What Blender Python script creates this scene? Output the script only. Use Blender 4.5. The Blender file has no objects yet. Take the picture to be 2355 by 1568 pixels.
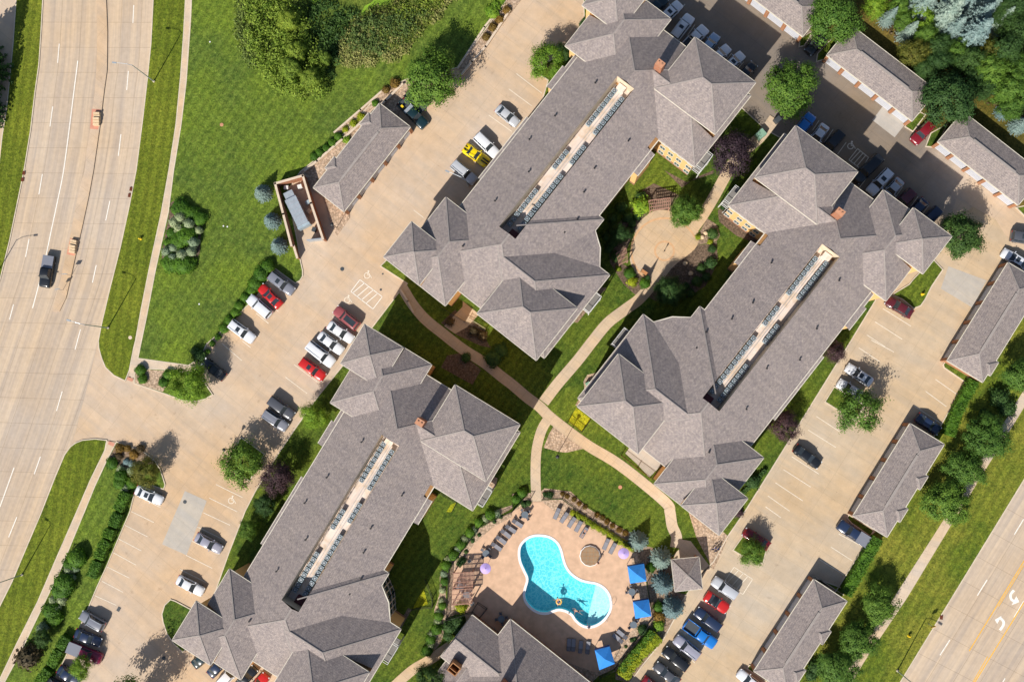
import bpy, math, random
import numpy as np
from mathutils import Vector, Matrix
from mathutils.geometry import tessellate_polygon
R_=math.radians
sc=bpy.context.scene
COL=sc.collection
# ------------------------------------------------------------------ camera
CAM_H=165.0; FPX=2195.0; CX,CY=1177.5,784.0; NX,NY=1300.0,890.0
_d0=Vector(((NX-CX)/FPX,-(NY-CY)/FPX,-1.0)).normalized()
CR=_d0.rotation_difference(Vector((0,0,-1))).to_matrix()
cam=bpy.data.objects.new("camera",bpy.data.cameras.new("camera")); COL.objects.link(cam)
cam.matrix_world=Matrix.Translation((0,0,CAM_H))@CR.to_4x4()
cam.data.sensor_width=36; cam.data.lens=FPX/2355*36; cam.data.clip_end=3000; cam.data.clip_start=1
sc.camera=cam
# ------------------------------------------------------------------ light
SUN_EL=R_(40.5); SH=Vector((0.487,0.873,0)).normalized()   # shadows fall this way on the ground
sun=bpy.data.objects.new("sun",bpy.data.lights.new("sun",'SUN')); COL.objects.link(sun)
sun.data.energy=4.85; sun.data.angle=R_(0.55); sun.data.color=(1.0,0.94,0.85)
ldir=Vector((SH.x*math.cos(SUN_EL),SH.y*math.cos(SUN_EL),-math.sin(SUN_EL)))
sun.rotation_euler=ldir.to_track_quat('-Z','Y').to_euler(); sun.location=(-60,-100,120)
w=bpy.data.worlds.new("World"); sc.world=w; w.use_nodes=True
nt=w.node_tree; sky=nt.nodes.new('ShaderNodeTexSky'); sky.sky_type='NISHITA'; sky.sun_disc=False
sky.sun_elevation=SUN_EL; sky.sun_rotation=math.atan2(-SH.x,-SH.y)
bg=nt.nodes['Background']; bg.inputs[1].default_value=0.080; nt.links.new(sky.outputs[0],bg.inputs[0])
sc.view_settings.view_transform='Standard'; sc.view_settings.look='None'; sc.view_settings.gamma=1
sc.view_settings.exposure=0.30
sc.cycles.max_bounces=5; sc.cycles.diffuse_bounces=2; sc.cycles.glossy_bounces=2
rnd=random.Random(7)
# ------------------------------------------------------------------ pixel -> place
OX=[0,588.9,1177.8,1765.9]; OY=[0,392.2,784.4,1175.8]
def W(p,h=0.0):
    d=CR@Vector(((p[0]-CX)/FPX,-(p[1]-CY)/FPX,-1.0)); s=(CAM_H-h)/-d.z
    return Vector((d.x*s,d.y*s,h))
def L(s):
    r,c=-1,-1; out=[]
    for tok in s.split():
        if tok=='D': r=-1
        elif tok in 'ABC': r=3+ord(tok)
        elif ',' in tok:
            x,y=map(float,tok.split(','))
            if r>60:
                ox,oy={68:(1035.25,1127.8),69:(1035.25,1371.9),70:(1313.0,1346.7)}[r]; out.append((ox+x*.12509,oy+y*.12509)); continue
            out.append((x,y) if r<0 else (OX[c]+x*.25021,OY[r]+y*.25021))
        else: r,c=int(tok[0]),int(tok[1])
    return out
def WL(s,h=0.0): return [W(p,h) for p in L(s)]
def W1(s,h=0.0): return W(L(s)[0],h)
# ------------------------------------------------------------------ mesh tools
class MB:
    def __init__(s): s.v=[]; s.f=[]; s.m=[]; s.uv={}
    def face(s,pts,m=0,uv=None):
        b=len(s.v); s.v+= [tuple(p) for p in pts]; s.f.append(tuple(range(b,b+len(pts)))); s.m.append(m)
        if uv: s.uv[len(s.f)-1]=uv
    def box(s,cx,cy,z0,z1,lx,ly,rot=0.0,m=0,tx=1.0,ty=1.0):
        c,n=math.cos(rot),math.sin(rot); b=len(s.v)
        for z,kx,ky in ((z0,1,1),(z1,tx,ty)):
            for sx,sy in ((-1,-1),(1,-1),(1,1),(-1,1)):
                x,y=sx*lx/2*kx,sy*ly/2*ky; s.v.append((cx+x*c-y*n,cy+x*n+y*c,z))
        for f in ((3,2,1,0),(4,5,6,7),(0,1,5,4),(1,2,6,5),(2,3,7,6),(3,0,4,7)):
            s.f.append(tuple(b+i for i in f)); s.m.append(m)
    def beam(s,a,b_,w,h,m=0):
        a=Vector(a); b_=Vector(b_); d=(b_-a)
        if d.length<1e-6: return
        d.normalize(); up=Vector((0,0,1)) if abs(d.z)<.95 else Vector((1,0,0))
        x=d.cross(up).normalized(); y=x.cross(d).normalized(); b=len(s.v)
        for p in (a,b_):
            for sx,sy in ((-1,-1),(1,-1),(1,1),(-1,1)): s.v.append(tuple(p+x*sx*w/2+y*sy*h/2))
        for f in ((0,1,2,3),(7,6,5,4),(0,4,5,1),(1,5,6,2),(2,6,7,3),(3,7,4,0)):
            s.f.append(tuple(b+i for i in f)); s.m.append(m)
    def tube(s,pts,rs,n=8,m=0):
        pts=[Vector(p) for p in pts]; b=len(s.v)
        for i,p in enumerate(pts):
            d=(pts[min(i+1,len(pts)-1)]-pts[max(i-1,0)]).normalized()
            up=Vector((0,0,1)) if abs(d.z)<.9 else Vector((1,0,0))
            x=d.cross(up).normalized(); y=x.cross(d)
            for k in range(n):
                a=2*math.pi*k/n; s.v.append(tuple(p+(x*math.cos(a)+y*math.sin(a))*rs[i]))
        for i in range(len(pts)-1):
            for k in range(n):
                s.f.append((b+i*n+k,b+i*n+(k+1)%n,b+(i+1)*n+(k+1)%n,b+(i+1)*n+k)); s.m.append(m)
        s.f.append(tuple(b+k for k in range(n))[::-1]); s.m.append(m)
        s.f.append(tuple(b+(len(pts)-1)*n+k for k in range(n))); s.m.append(m)
    def disc(s,c,r,n=24,r2=0,m=0,sy=1.0):
        for k in range(n):
            a,b=2*math.pi*k/n,2*math.pi*(k+1)/n
            P=lambda q,t:(c[0]+q*math.cos(t),c[1]+q*sy*math.sin(t),c[2])
            if r2: s.face([P(r2,a),P(r,a),P(r,b),P(r2,b)],m)
            else: s.face([c,P(r,a),P(r,b)],m)
    def sheet(s,poly,z,m=0,holes=()):
        loops=[[Vector((p[0],p[1],0)) for p in poly]]+[[Vector((p[0],p[1],0)) for p in h] for h in holes]
        fl=[q for l in loops for q in l]; b=len(s.v); s.v+=[(q.x,q.y,z) for q in fl]
        for t in tessellate_polygon(loops):
            a,bb,c=[fl[i] for i in t]
            if (bb-a).cross(c-a).z<0: t=t[::-1]
            s.f.append(tuple(b+i for i in t)); s.m.append(m)
    def skirt(s,poly,z0,z1,m=0):
        n=len(poly)
        for i in range(n):
            a,b=poly[i],poly[(i+1)%n]; s.face([(a[0],a[1],z0),(b[0],b[1],z0),(b[0],b[1],z1),(a[0],a[1],z1)],m)
    def mesh(s,name,mats=(),smooth=False):
        me=bpy.data.meshes.new(name); me.from_pydata(s.v,[],s.f)
        for m in mats: me.materials.append(m)
        if len(mats)>1: me.polygons.foreach_set('material_index',s.m)
        if s.uv:
            ul=me.uv_layers.new(name='UVMap')
            for pi,uv in s.uv.items():
                for li,q in zip(me.polygons[pi].loop_indices,uv): ul.data[li].uv=q
        if smooth: me.polygons.foreach_set('use_smooth',[True]*len(s.f))
        me.update(); return me
    def build(s,name,mats,parent=None,smooth=False,loc=None,**k):
        if not isinstance(mats,(list,tuple)): mats=[mats]
        return link(name,s.mesh(name,mats,smooth),parent,loc,**k)
def link(name,data,parent=None,loc=None,rot=None,scale=None,**k):
    o=bpy.data.objects.new(name,data); COL.objects.link(o)
    if loc is not None: o.location=loc
    if rot is not None: o.rotation_euler=(0,0,rot)
    if scale is not None: o.scale=scale
    if parent is not None: o.parent=parent
    for a,b in k.items():
        if b is not None: o[a]=b
    return o
def thing(name,label,cat,loc=(0,0,0),rot=0,group=None,scale=None):
    return link(name,None,None,loc,rot,scale,label=label,category=cat,group=group)
# ------------------------------------------------------------------ materials
def lin(c): return tuple(((x/255)/12.92 if x/255<=.04045 else ((x/255+.055)/1.055)**2.4) for x in c)
class NT:
    def __init__(s,name,rough=.8,spec=.3):
        s.m=bpy.data.materials.new(name); s.m.use_nodes=True; s.t=s.m.node_tree; s.b=s.t.nodes['Principled BSDF']
        s.b.inputs['Roughness'].default_value=rough; s.b.inputs['Specular IOR Level'].default_value=spec
        s.tc=s.n('ShaderNodeTexCoord')
    def n(s,t,**k):
        q=s.t.nodes.new(t)
        for a,b in k.items(): setattr(q,a,b)
        return q
    def l(s,a,b): s.t.links.new(a,b)
    def vec(s,src='Object',rot=0,scale=(1,1,1)):
        r=s.n('ShaderNodeMapping'); r.vector_type='TEXTURE' if False else 'POINT'
        r.inputs['Rotation'].default_value=(0,0,rot)
        r2=s.n('ShaderNodeMapping'); r2.inputs['Scale'].default_value=scale
        s.l(s.tc.outputs[src],r.inputs[0]); s.l(r.outputs[0],r2.inputs[0]); return r2.outputs[0]
    def noise(s,vec,scale,detail=4,rough=.6,dist=0):
        q=s.n('ShaderNodeTexNoise'); q.inputs['Scale'].default_value=scale; q.inputs['Detail'].default_value=detail
        q.inputs['Roughness'].default_value=rough; q.inputs['Distortion'].default_value=dist
        if vec: s.l(vec,q.inputs['Vector'])
        return q.outputs[0]
    def ramp(s,fac,stops):
        q=s.n('ShaderNodeValToRGB'); e=q.color_ramp.elements
        while len(e)<len(stops): e.new(.5)
        for i,(p,c) in enumerate(stops):
            e[i].position=p; e[i].color=(*c,1) if len(c)==3 else c
        s.l(fac,q.inputs[0]); return q.outputs[0]
    def mix(s,fac,a,b,mode='MIX'):
        q=s.n('ShaderNodeMix',data_type='RGBA',blend_type=mode)
        for sock,v in ((q.inputs[0],fac),(q.inputs[6],a),(q.inputs[7],b)):
            if isinstance(v,(int,float)): sock.default_value=v
            elif isinstance(v,tuple): sock.default_value=(*v,1)
            else: s.l(v,sock)
        return q.outputs[2]
    def out(s,col,bump=None,bs=.3,bd=.02):
        if isinstance(col,tuple): s.b.inputs['Base Color'].default_value=(*col,1)
        else: s.l(col,s.b.inputs['Base Color'])
        if bump is not None:
            q=s.n('ShaderNodeBump'); q.inputs['Strength'].default_value=bs; q.inputs['Distance'].default_value=bd
            s.l(bump,q.inputs['Height']); s.l(q.outputs[0],s.b.inputs['Normal'])
        return s.m
g=lambda v:(v,v,v)
def concrete(name,base,ang,slab,stain=(1,.86,.66),joint=.84,sx=None,amt=.5):
    m=NT(name,.85,.25); v=m.vec('Object',-ang)
    n1=m.noise(v,.045,5,.6); n2=m.noise(v,.6,5,.65); n3=m.noise(v,6,3,.7)
    c=m.mix(m.ramp(n1,[(.35,g(0)),(.68,g(1))]),base,tuple(a*b for a,b in zip(base,stain)))
    c=m.mix(1.0,c,m.ramp(n2,[(.25,g(.88)),(.75,g(1.07))]),'MULTIPLY')
    c=m.mix(1.0,c,m.ramp(n3,[(.3,g(.93)),(.7,g(1.05))]),'MULTIPLY')
    sp=m.noise(v,.55,3,.55); c=m.mix(1.0,c,m.ramp(sp,[(.66,g(1)),(.76,(.80,.78,.77))]),'MULTIPLY'); s2=m.noise(v,1.7,2,.5); c=m.mix(1.0,c,m.ramp(s2,[(.71,g(1)),(.77,(.74,.71,.69))]),'MULTIPLY')
    st=m.noise(m.vec('Object',-ang,(.55,.05,1)),1,3,.6)
    c=m.mix(1.0,c,m.ramp(st,[(.42,g(1.0)),(.6,(.9,.93,.98))]),'MULTIPLY')
    b=m.n('ShaderNodeTexBrick'); b.offset=0; b.inputs['Scale'].default_value=1
    b.inputs['Brick Width'].default_value=sx or slab; b.inputs['Row Height'].default_value=slab
    b.inputs['Mortar Size'].default_value=.035; b.inputs['Mortar Smooth'].default_value=.2
    b.inputs['Color1'].default_value=(1,1,1,1); b.inputs['Color2'].default_value=(.955,.96,.975,1)
    b.inputs['Mortar'].default_value=(joint,joint,joint,1); m.l(v,b.inputs['Vector'])
    c=m.mix(1.0,c,b.outputs[0],'MULTIPLY')
    return m.out(c,n3,.15,.02)
def roadmat(name,base,lanes):
    m=NT(name,.85,.25); v=m.vec('UV'); o=m.vec('Object')
    n1=m.noise(o,.05,4); n2=m.noise(o,1.2,4); st=m.noise(m.vec('UV',0,(.75,.018,1)),1,4,.6); fn=m.noise(m.vec('UV',0,(2.2,.05,1)),1,4,.6)
    c=m.mix(m.ramp(n1,[(.3,g(0)),(.7,g(1))]),base,tuple(a*b for a,b in zip(base,(1.02,.93,.80))))
    c=m.mix(1.0,c,m.ramp(st,[(.38,g(1.04)),(.62,(.82,.85,.93))]),'MULTIPLY')
    c=m.mix(1.0,c,m.ramp(fn,[(.4,g(1.03)),(.62,(.93,.93,.95))]),'MULTIPLY')
    c=m.mix(1.0,c,m.ramp(n2,[(.3,g(.92)),(.7,g(1.05))]),'MULTIPLY')
    b=m.n('ShaderNodeTexBrick'); b.offset=0; b.inputs['Scale'].default_value=1
    b.inputs['Brick Width'].default_value=lanes; b.inputs['Row Height'].default_value=4.6
    b.inputs['Mortar Size'].default_value=.035; b.inputs['Mortar Smooth'].default_value=.2
    b.inputs['Color1'].default_value=(1,1,1,1); b.inputs['Color2'].default_value=(.95,.96,.98,1); b.inputs['Mortar'].default_value=(.68,.66,.64,1)
    m.l(v,b.inputs['Vector'])
    return m.out(m.mix(1.0,c,b.outputs[0],'MULTIPLY'),n2,.1,.02)
def grass(name,c1,c2,ang=0,width=0,amt=.25,patch=None):
    m=NT(name,.9,.15); v=m.vec('Object'); big=m.noise(v,.09,5,.6); mid=m.noise(v,.8,6,.75); fine=m.noise(v,5,3,.8)
    c=m.mix(m.ramp(mid,[(.36,g(0)),(.66,g(1))]),c1,c2)
    c=m.mix(m.ramp(big,[(.38,g(0)),(.66,g(.8))]),c,patch or tuple(a*b for a,b in zip(c2,(1.35,1.15,.9))))
    c=m.mix(1.0,c,m.ramp(fine,[(.3,g(.42)),(.7,g(1.55))]),'MULTIPLY'); sp=m.noise(v,2.0,4,.8); c=m.mix(1.0,c,m.ramp(sp,[(.30,(.50,.60,.58)),(.5,(1,1,1)),(.70,(1.55,1.42,1.5))]),'MULTIPLY')
    if width:
        for a,wd,am in ((ang,width,amt),(ang+R_(78),width*1.3,amt*(.55 if name=='lawn_grass_west' else 0))):
            wv=m.n('ShaderNodeTexWave'); wv.inputs['Scale'].default_value=.314/wd; wv.inputs['Distortion'].default_value=.8
            wv.inputs['Detail'].default_value=1; wv.inputs['Detail Scale'].default_value=.3
            m.l(m.vec('Object',R_(90)-a),wv.inputs['Vector'])
            c=m.mix(1.0,c,m.ramp(wv.outputs[1],[(.35,g(1-am)),(.65,g(1+am))]),'MULTIPLY')
    tan=m.noise(v,2.3,5,.7); c=m.mix(m.ramp(tan,[(.60,g(0)),(.78,g(.7))]),c,(.24,.21,.06))
    return m.out(c,fine,.7,.06)
def mulch(name,a,b,c_=None,sc_=3.0):
    m=NT(name,.95,.1); v=m.vec('Object'); n=m.noise(v,sc_,6,.85); n2=m.noise(v,.3,3)
    vo=m.n('ShaderNodeTexVoronoi'); vo.inputs['Scale'].default_value=sc_*1.1; m.l(v,vo.inputs['Vector'])
    c=m.mix(m.ramp(n,[(.35,g(0)),(.62,g(1))]),a,b)
    c=m.mix(1.0,c,m.ramp(vo.outputs[0],[(.1,g(1.25)),(.7,g(.65))]),'MULTIPLY')
    c=m.mix(1.0,c,m.ramp(n2,[(.3,g(.85)),(.7,g(1.1))]),'MULTIPLY')
    return m.out(c,n,.8,.1)
def simple(name,col,rough=.6,spec=.4,metal=0,var=.12,sc_=1.5):
    m=NT(name,rough,spec); m.b.inputs['Metallic'].default_value=metal
    n=m.noise(m.vec('Object'),sc_,4,.6); return m.out(m.mix(1.0,col,m.ramp(n,[(.3,g(1-var)),(.7,g(1+var))]),'MULTIPLY'))
def foliage(name,c1,c2,rough=.65,dirty=None):
    m=NT(name,rough,.25); v=m.vec('Object'); n=m.noise(v,1.1,3,.6); n2=m.noise(v,9,2,.6)
    oi=m.n('ShaderNodeObjectInfo')
    c=m.mix(m.ramp(n,[(.35,g(0)),(.65,g(1))]),c1,c2)
    c=m.mix(1.0,c,m.ramp(n2,[(.3,g(.7)),(.7,g(1.3))]),'MULTIPLY')
    c=m.mix(1.0,c,m.ramp(oi.outputs['Random'],[(0,(.78,.84,.9)),(1,(1.25,1.15,1.0))]),'MULTIPLY')
    m.b.inputs['Subsurface Weight'].default_value=0
    m.out(c); tr=m.n('ShaderNodeBsdfTranslucent'); m.l(c,tr.inputs[0]); mx=m.n('ShaderNodeMixShader'); mx.inputs[0].default_value=.25
    m.l(m.b.outputs[0],mx.inputs[1]); m.l(tr.outputs[0],mx.inputs[2]); m.l(mx.outputs[0],m.t.nodes['Material Output'].inputs[0])
    return m.m
def shingle():
    m=NT('roof_shingle',.9,.15); v=m.vec('UV'); a=m.noise(m.vec('UV',0,(1.0,2.6,1)),3.2,5,.85); b=m.noise(v,.35,5,.7); 
    fine=m.noise(v,9,2,.8)
    a2=m.noise(v,2.1,3,.75); c=m.ramp(a,[(.30,(.190,.163,.156)),(.5,(.285,.250,.238)),(.70,(.395,.350,.328))]); c=m.mix(1.0,c,m.ramp(a2,[(.32,(.74,.74,.78)),(.68,(1.24,1.22,1.18))]),'MULTIPLY')
    c=m.mix(1.0,c,m.ramp(b,[(.3,(.90,.90,.92)),(.7,(1.08,1.06,1.03))]),'MULTIPLY')
    c=m.mix(1.0,c,m.ramp(fine,[(.3,g(.72)),(.7,g(1.3))]),'MULTIPLY')
    br=m.n('ShaderNodeTexBrick'); br.offset=.5; br.inputs['Scale'].default_value=1; br.inputs['Brick Width'].default_value=.55
    br.inputs['Row Height'].default_value=.34; br.inputs['Mortar Size'].default_value=.04
    br.inputs['Color1'].default_value=(1.12,1.1,1.08,1); br.inputs['Color2'].default_value=(.84,.83,.84,1); br.inputs['Mortar'].default_value=(.62,.62,.64,1)
    st=m.noise(m.vec('UV',0,(1.1,.12,1)),1,4,.6); c=m.mix(1.0,c,m.ramp(st,[(.35,g(.93)),(.62,g(1.05))]),'MULTIPLY'); m.l(v,br.inputs['Vector']); c=m.mix(.45,c,m.mix(1.0,c,br.outputs[0],'MULTIPLY'))
    return m.out(c,a,.5,.03)
def wallmat(name,brick,siding,zsplit):
    m=NT(name,.85,.2); ge=m.n('ShaderNodeNewGeometry'); sp=m.n('ShaderNodeSeparateXYZ'); m.l(ge.outputs['Position'],sp.inputs[0])
    br=m.n('ShaderNodeTexBrick'); br.inputs['Scale'].default_value=4; br.inputs['Mortar Size'].default_value=.012
    br.inputs['Color1'].default_value=(*brick,1); br.inputs['Color2'].default_value=(*[x*.72 for x in brick],1); br.inputs['Mortar'].default_value=(.34,.3,.26,1)
    cb=m.n('ShaderNodeCombineXYZ'); ad=m.n('ShaderNodeMath',operation='ADD'); m.l(sp.outputs[0],ad.inputs[0]); m.l(sp.outputs[1],ad.inputs[1])
    m.l(ad.outputs[0],cb.inputs[0]); m.l(sp.outputs[2],cb.inputs[1]); m.l(cb.outputs[0],br.inputs['Vector'])
    w2=m.n('ShaderNodeMath',operation='FRACT'); w3=m.n('ShaderNodeMath',operation='MULTIPLY'); w3.inputs[1].default_value=4.5
    m.l(sp.outputs[2],w3.inputs[0]); m.l(w3.outputs[0],w2.inputs[0])
    sd=m.mix(1.0,siding,m.ramp(w2.outputs[0],[(0,g(.78)),(.2,g(1))]),'MULTIPLY')
    st=m.n('ShaderNodeMath',operation='GREATER_THAN'); st.inputs[1].default_value=zsplit; m.l(sp.outputs[2],st.inputs[0])
    return m.out(m.mix(st.outputs[0],br.outputs[0],sd))
AX=R_(51.9)
M={}
BASE=(.590,.465,.350)
M['lot']=concrete('lot_concrete',BASE,AX,4.2,amt=.5)
M['lot2']=concrete('lot_concrete_east',(.56,.455,.335),R_(57.5),4.2)
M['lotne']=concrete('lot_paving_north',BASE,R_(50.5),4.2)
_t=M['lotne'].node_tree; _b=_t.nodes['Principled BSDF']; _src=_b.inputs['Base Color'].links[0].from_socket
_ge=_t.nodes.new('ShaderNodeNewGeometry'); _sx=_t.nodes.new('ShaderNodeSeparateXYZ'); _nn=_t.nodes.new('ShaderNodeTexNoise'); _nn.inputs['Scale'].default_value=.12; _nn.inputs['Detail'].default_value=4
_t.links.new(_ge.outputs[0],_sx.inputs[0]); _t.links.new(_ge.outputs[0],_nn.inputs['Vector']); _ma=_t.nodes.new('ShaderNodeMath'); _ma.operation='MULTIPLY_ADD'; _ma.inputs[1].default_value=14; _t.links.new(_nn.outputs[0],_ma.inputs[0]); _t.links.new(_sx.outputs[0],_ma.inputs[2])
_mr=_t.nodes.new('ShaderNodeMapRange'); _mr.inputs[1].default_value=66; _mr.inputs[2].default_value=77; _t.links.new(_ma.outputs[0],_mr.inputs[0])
_mx=_t.nodes.new('ShaderNodeMix'); _mx.data_type='RGBA'; _mx.blend_type='MULTIPLY'; _mx.inputs[0].default_value=1; _m2=_t.nodes.new('ShaderNodeMix'); _m2.data_type='RGBA'; _m2.inputs[6].default_value=(.42,.46,.53,1); _m2.inputs[7].default_value=(1,1,1,1); _t.links.new(_mr.outputs[0],_m2.inputs[0])  # darker towards the west: grey paving plus building shade put into the colour
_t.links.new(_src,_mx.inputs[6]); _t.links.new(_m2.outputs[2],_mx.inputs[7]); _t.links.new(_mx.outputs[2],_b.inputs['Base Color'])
M['slab']=concrete('new_slab_concrete',(.50,.455,.395),AX,6,(1,.97,.93))
M['road']=roadmat('road_concrete',(.560,.455,.345),3.7)
M['walk']=concrete('walk_concrete',(.60,.475,.345),AX,1.6,joint=.8)
M['walkl']=concrete('street_walk_concrete',(.64,.52,.40),R_(75),1.6,joint=.85)
M['kerb']=simple('kerb_concrete',(.60,.51,.40),.9,.2,0,.15,.8)
M['ped']=simple('tactile_paving',(.55,.26,.18),.9,.2)
M['g_verge']=grass('verge_grass',(.075,.105,.009),(.125,.165,.014),R_(83),1.7,.11,(.16,.185,.018))
M['g_vergeR']=grass('verge_grass_east',(.065,.105,.012),(.13,.17,.015),R_(58),1.5,.10,(.22,.21,.03))
M['g_big']=grass('lawn_grass_west',(.052,.094,.014),(.120,.172,.028),R_(58),1.5,.09,(.14,.20,.018))
M['g_in']=grass('lawn_grass_inner',(.032,.072,.009),(.088,.135,.018),R_(52),1.3,.10,(.13,.165,.016))
M['g_ne']=grass('rough_grass',(.045,.052,.008),(.12,.10,.018),0,0,0,(.17,.12,.03))
M['g_marsh']=grass('marsh_ground',(.035,.07,.012),(.10,.15,.025)); M['ground']=grass('meadow_grass',(.06,.09,.012),(.11,.14,.015))
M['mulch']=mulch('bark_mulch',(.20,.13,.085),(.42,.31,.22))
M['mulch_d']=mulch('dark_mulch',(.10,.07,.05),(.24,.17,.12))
M['gravel']=mulch('tan_gravel',(.36,.24,.15),(.66,.50,.37),sc_=2.5)
M['deck']=simple('pool_deck_stone',(.60,.40,.27),.85,.25,0,.14,.8)
M['ring']=simple('paving_ring',(.58,.36,.20),.85,.2)
M['paint']=simple('road_paint_white',(.80,.77,.70),.7,.3,0,.12,2)
M['paintf']=simple('worn_paint',(.74,.66,.54),.8,.3,0,.14,2)
M['yellow']=simple('road_paint_yellow',(.78,.42,.05),.7,.3,0,.12,2)
M['roof']=shingle()
M['cap']=simple('ridge_cap',(.31,.275,.255),.9,.15,0,.1)
M['gutter']=simple('gutter_cream',(.66,.61,.50),.6,.4)
M['wall']=wallmat('facade_brick_siding',(.36,.17,.09),(.74,.46,.20),1.2)
M['gwall']=wallmat('garage_brick',(.42,.18,.08),(.42,.18,.08),9)
M['soffit']=simple('soffit_wood',(.35,.19,.08),.8,.2)
def membrane():
    m=NT('roof_membrane',.75,.3); v=m.vec('Object'); n=m.noise(m.vec('Object',-R_(52),(.12,1.4,1)),1.0,4,.65); n2=m.noise(v,.5,4,.6)
    c=m.mix(m.ramp(n2,[(.45,g(0)),(.72,g(1))]),(.74,.62,.55),(.56,.41,.27)); return m.out(m.mix(1.0,c,m.ramp(n,[(.35,g(.84)),(.6,g(1.05))]),'MULTIPLY'))
M['membrane']=membrane()
M['wellwall']=simple('well_parapet',(.66,.54,.40),.7,.3)
M['white']=simple('white_paint',(.72,.72,.70),.5,.4)
M['door']=simple('garage_door_white',(.52,.53,.58),.5,.4,0,.05)
M['glass']=simple('dark_glass',(.035,.045,.055),.12,.6,0,.2)
M['acm']=simple('condenser_metal',(.33,.41,.46),.5,.4,.1)
M['acd']=simple('condenser_fan_dark',(.05,.06,.07),.6,.4)
M['black']=simple('black_metal',(.018,.018,.02),.5,.4)
M['brick']=wallmat('chimney_brick',(.42,.16,.08),(.42,.16,.08),99)
M['bcap']=simple('chimney_top',(.50,.25,.15),.9,.2)
M['dbrick']=wallmat('enclosure_brick',(.38,.15,.07),(.38,.15,.07),99)
M['cope']=simple('stone_coping',(.62,.50,.38),.8,.3)
M['wood']=simple('stained_wood',(.40,.20,.09),.8,.2)
M['pergola']=simple('pergola_wood',(.42,.24,.18),.8,.2)
M['decking']=simple('balcony_decking',(.20,.19,.18),.8,.2); M['galv']=simple('galvanised_metal',(.42,.46,.50),.45,.5,.4)
M['pole']=simple('lamp_pole_metal',(.45,.50,.55),.4,.5,.5)
M['bark']=simple('bark',(.09,.065,.045),.9,.1,0,.3,4)
M['stone']=simple('sandstone',(.66,.50,.32),.9,.2,0,.2,3)
M['rust']=simple('rusty_iron',(.12,.035,.02),.9,.2)
M['hyd']=simple('hydrant_yellow',(.80,.56,.02),.5,.4)
M['blue']=simple('canopy_blue',(.035,.25,.72),.7,.3,0,.1)
M['navy']=simple('canopy_navy',(.010,.045,.22),.7,.3)
M['purple']=simple('umbrella_lilac',(.48,.36,.74),.7,.3,0,.08)
M['cover']=simple('spa_cover',(.30,.21,.13),.8,.2,0,.12)
M['sling']=simple('lounger_sling',(.13,.13,.15),.7,.3)
M['slingl']=simple('lounger_sling_pale',(.25,.25,.28),.7,.3)
M['tblgl']=simple('patio_table_top',(.14,.17,.20),.3,.5)
M['green']=simple('utility_green',(.22,.38,.28),.6,.3)
M['mat']=grass('turf_mat',(.20,.24,.01),(.28,.31,.015))
M['skin']=simple('skin',(.55,.30,.20),.6,.4,0,.05)
M['hair']=simple('hair',(.03,.02,.015),.6,.3)
M['swim']=simple('swimwear',(.03,.05,.20),.6,.3)
M['ringf']=simple('float_orange',(.85,.50,.10),.4,.5)
M['algae']=simple('pond_algae',(.17,.30,.02),.8,.3,0,.25,.3)
M['f_tree']=foliage('leaf_green',(.050,.125,.016),(.155,.275,.040))
M['f_lime']=foliage('leaf_lime',(.10,.22,.016),(.26,.40,.035))
M['f_dark']=foliage('leaf_dark',(.026,.070,.018),(.075,.15,.035))
M['f_olive']=foliage('leaf_olive',(.07,.095,.014),(.20,.19,.03))
M['f_shrub']=foliage('shrub_green',(.042,.115,.009),(.095,.21,.016))
M['f_grey']=foliage('shrub_grey_green',(.22,.29,.16),(.40,.48,.30))
M['f_spruce']=foliage('spruce_blue',(.19,.29,.28),(.35,.46,.44))
M['f_purple']=foliage('leaf_purple',(.035,.022,.028),(.11,.065,.08))
M['f_yel']=foliage('shrub_yellow_green',(.17,.23,.010),(.36,.42,.02))
M['f_rust']=foliage('shrub_rust',(.15,.09,.02),(.25,.16,.03))
M['f_reed']=foliage('reed_leaf',(.15,.20,.05),(.33,.34,.14))
M['f_marsh']=foliage('marsh_leaf',(.075,.13,.03),(.21,.28,.07)); M['f_scrub']=foliage('scrub_leaf',(.11,.20,.02),(.31,.41,.06)); M['f_reed2']=foliage('reed_olive',(.07,.13,.02),(.19,.24,.05)); M['f_brown']=foliage('dry_brush',(.06,.048,.022),(.14,.10,.05))
M['tyre']=simple('tyre_rubber',(.02,.02,.02),.9,.2)
M['rim']=simple('wheel_rim',(.45,.45,.47),.35,.5,.6)
M['hl']=simple('headlamp_lens',(.75,.78,.8),.15,.6)
M['tl']=simple('tail_lamp_lens',(.40,.01,.01),.25,.5)
def water():
    m=bpy.data.materials.new('pool_water'); m.use_nodes=True; t=m.node_tree; t.nodes.remove(t.nodes['Principled BSDF']); out=t.nodes['Material Output']
    a=t.nodes.new('ShaderNodeBsdfTransparent'); a.inputs[0].default_value=(.88,.985,1.0,1); b=t.nodes.new('ShaderNodeBsdfGlossy'); b.inputs['Roughness'].default_value=.05
    bp=t.nodes.new('ShaderNodeBump'); bp.inputs['Strength'].default_value=.22; bp.inputs['Distance'].default_value=.1
    n=t.nodes.new('ShaderNodeTexNoise'); n.inputs['Scale'].default_value=2.2; n.inputs['Detail'].default_value=3; tc=t.nodes.new('ShaderNodeTexCoord'); t.links.new(tc.outputs['Object'],n.inputs['Vector'])
    t.links.new(n.outputs[0],bp.inputs['Height']); t.links.new(bp.outputs[0],b.inputs['Normal'])
    mx=t.nodes.new('ShaderNodeMixShader'); mx.inputs[0].default_value=.05; t.links.new(a.outputs[0],mx.inputs[1]); t.links.new(b.outputs[0],mx.inputs[2]); t.links.new(mx.outputs[0],out.inputs[0]); return m
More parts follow.
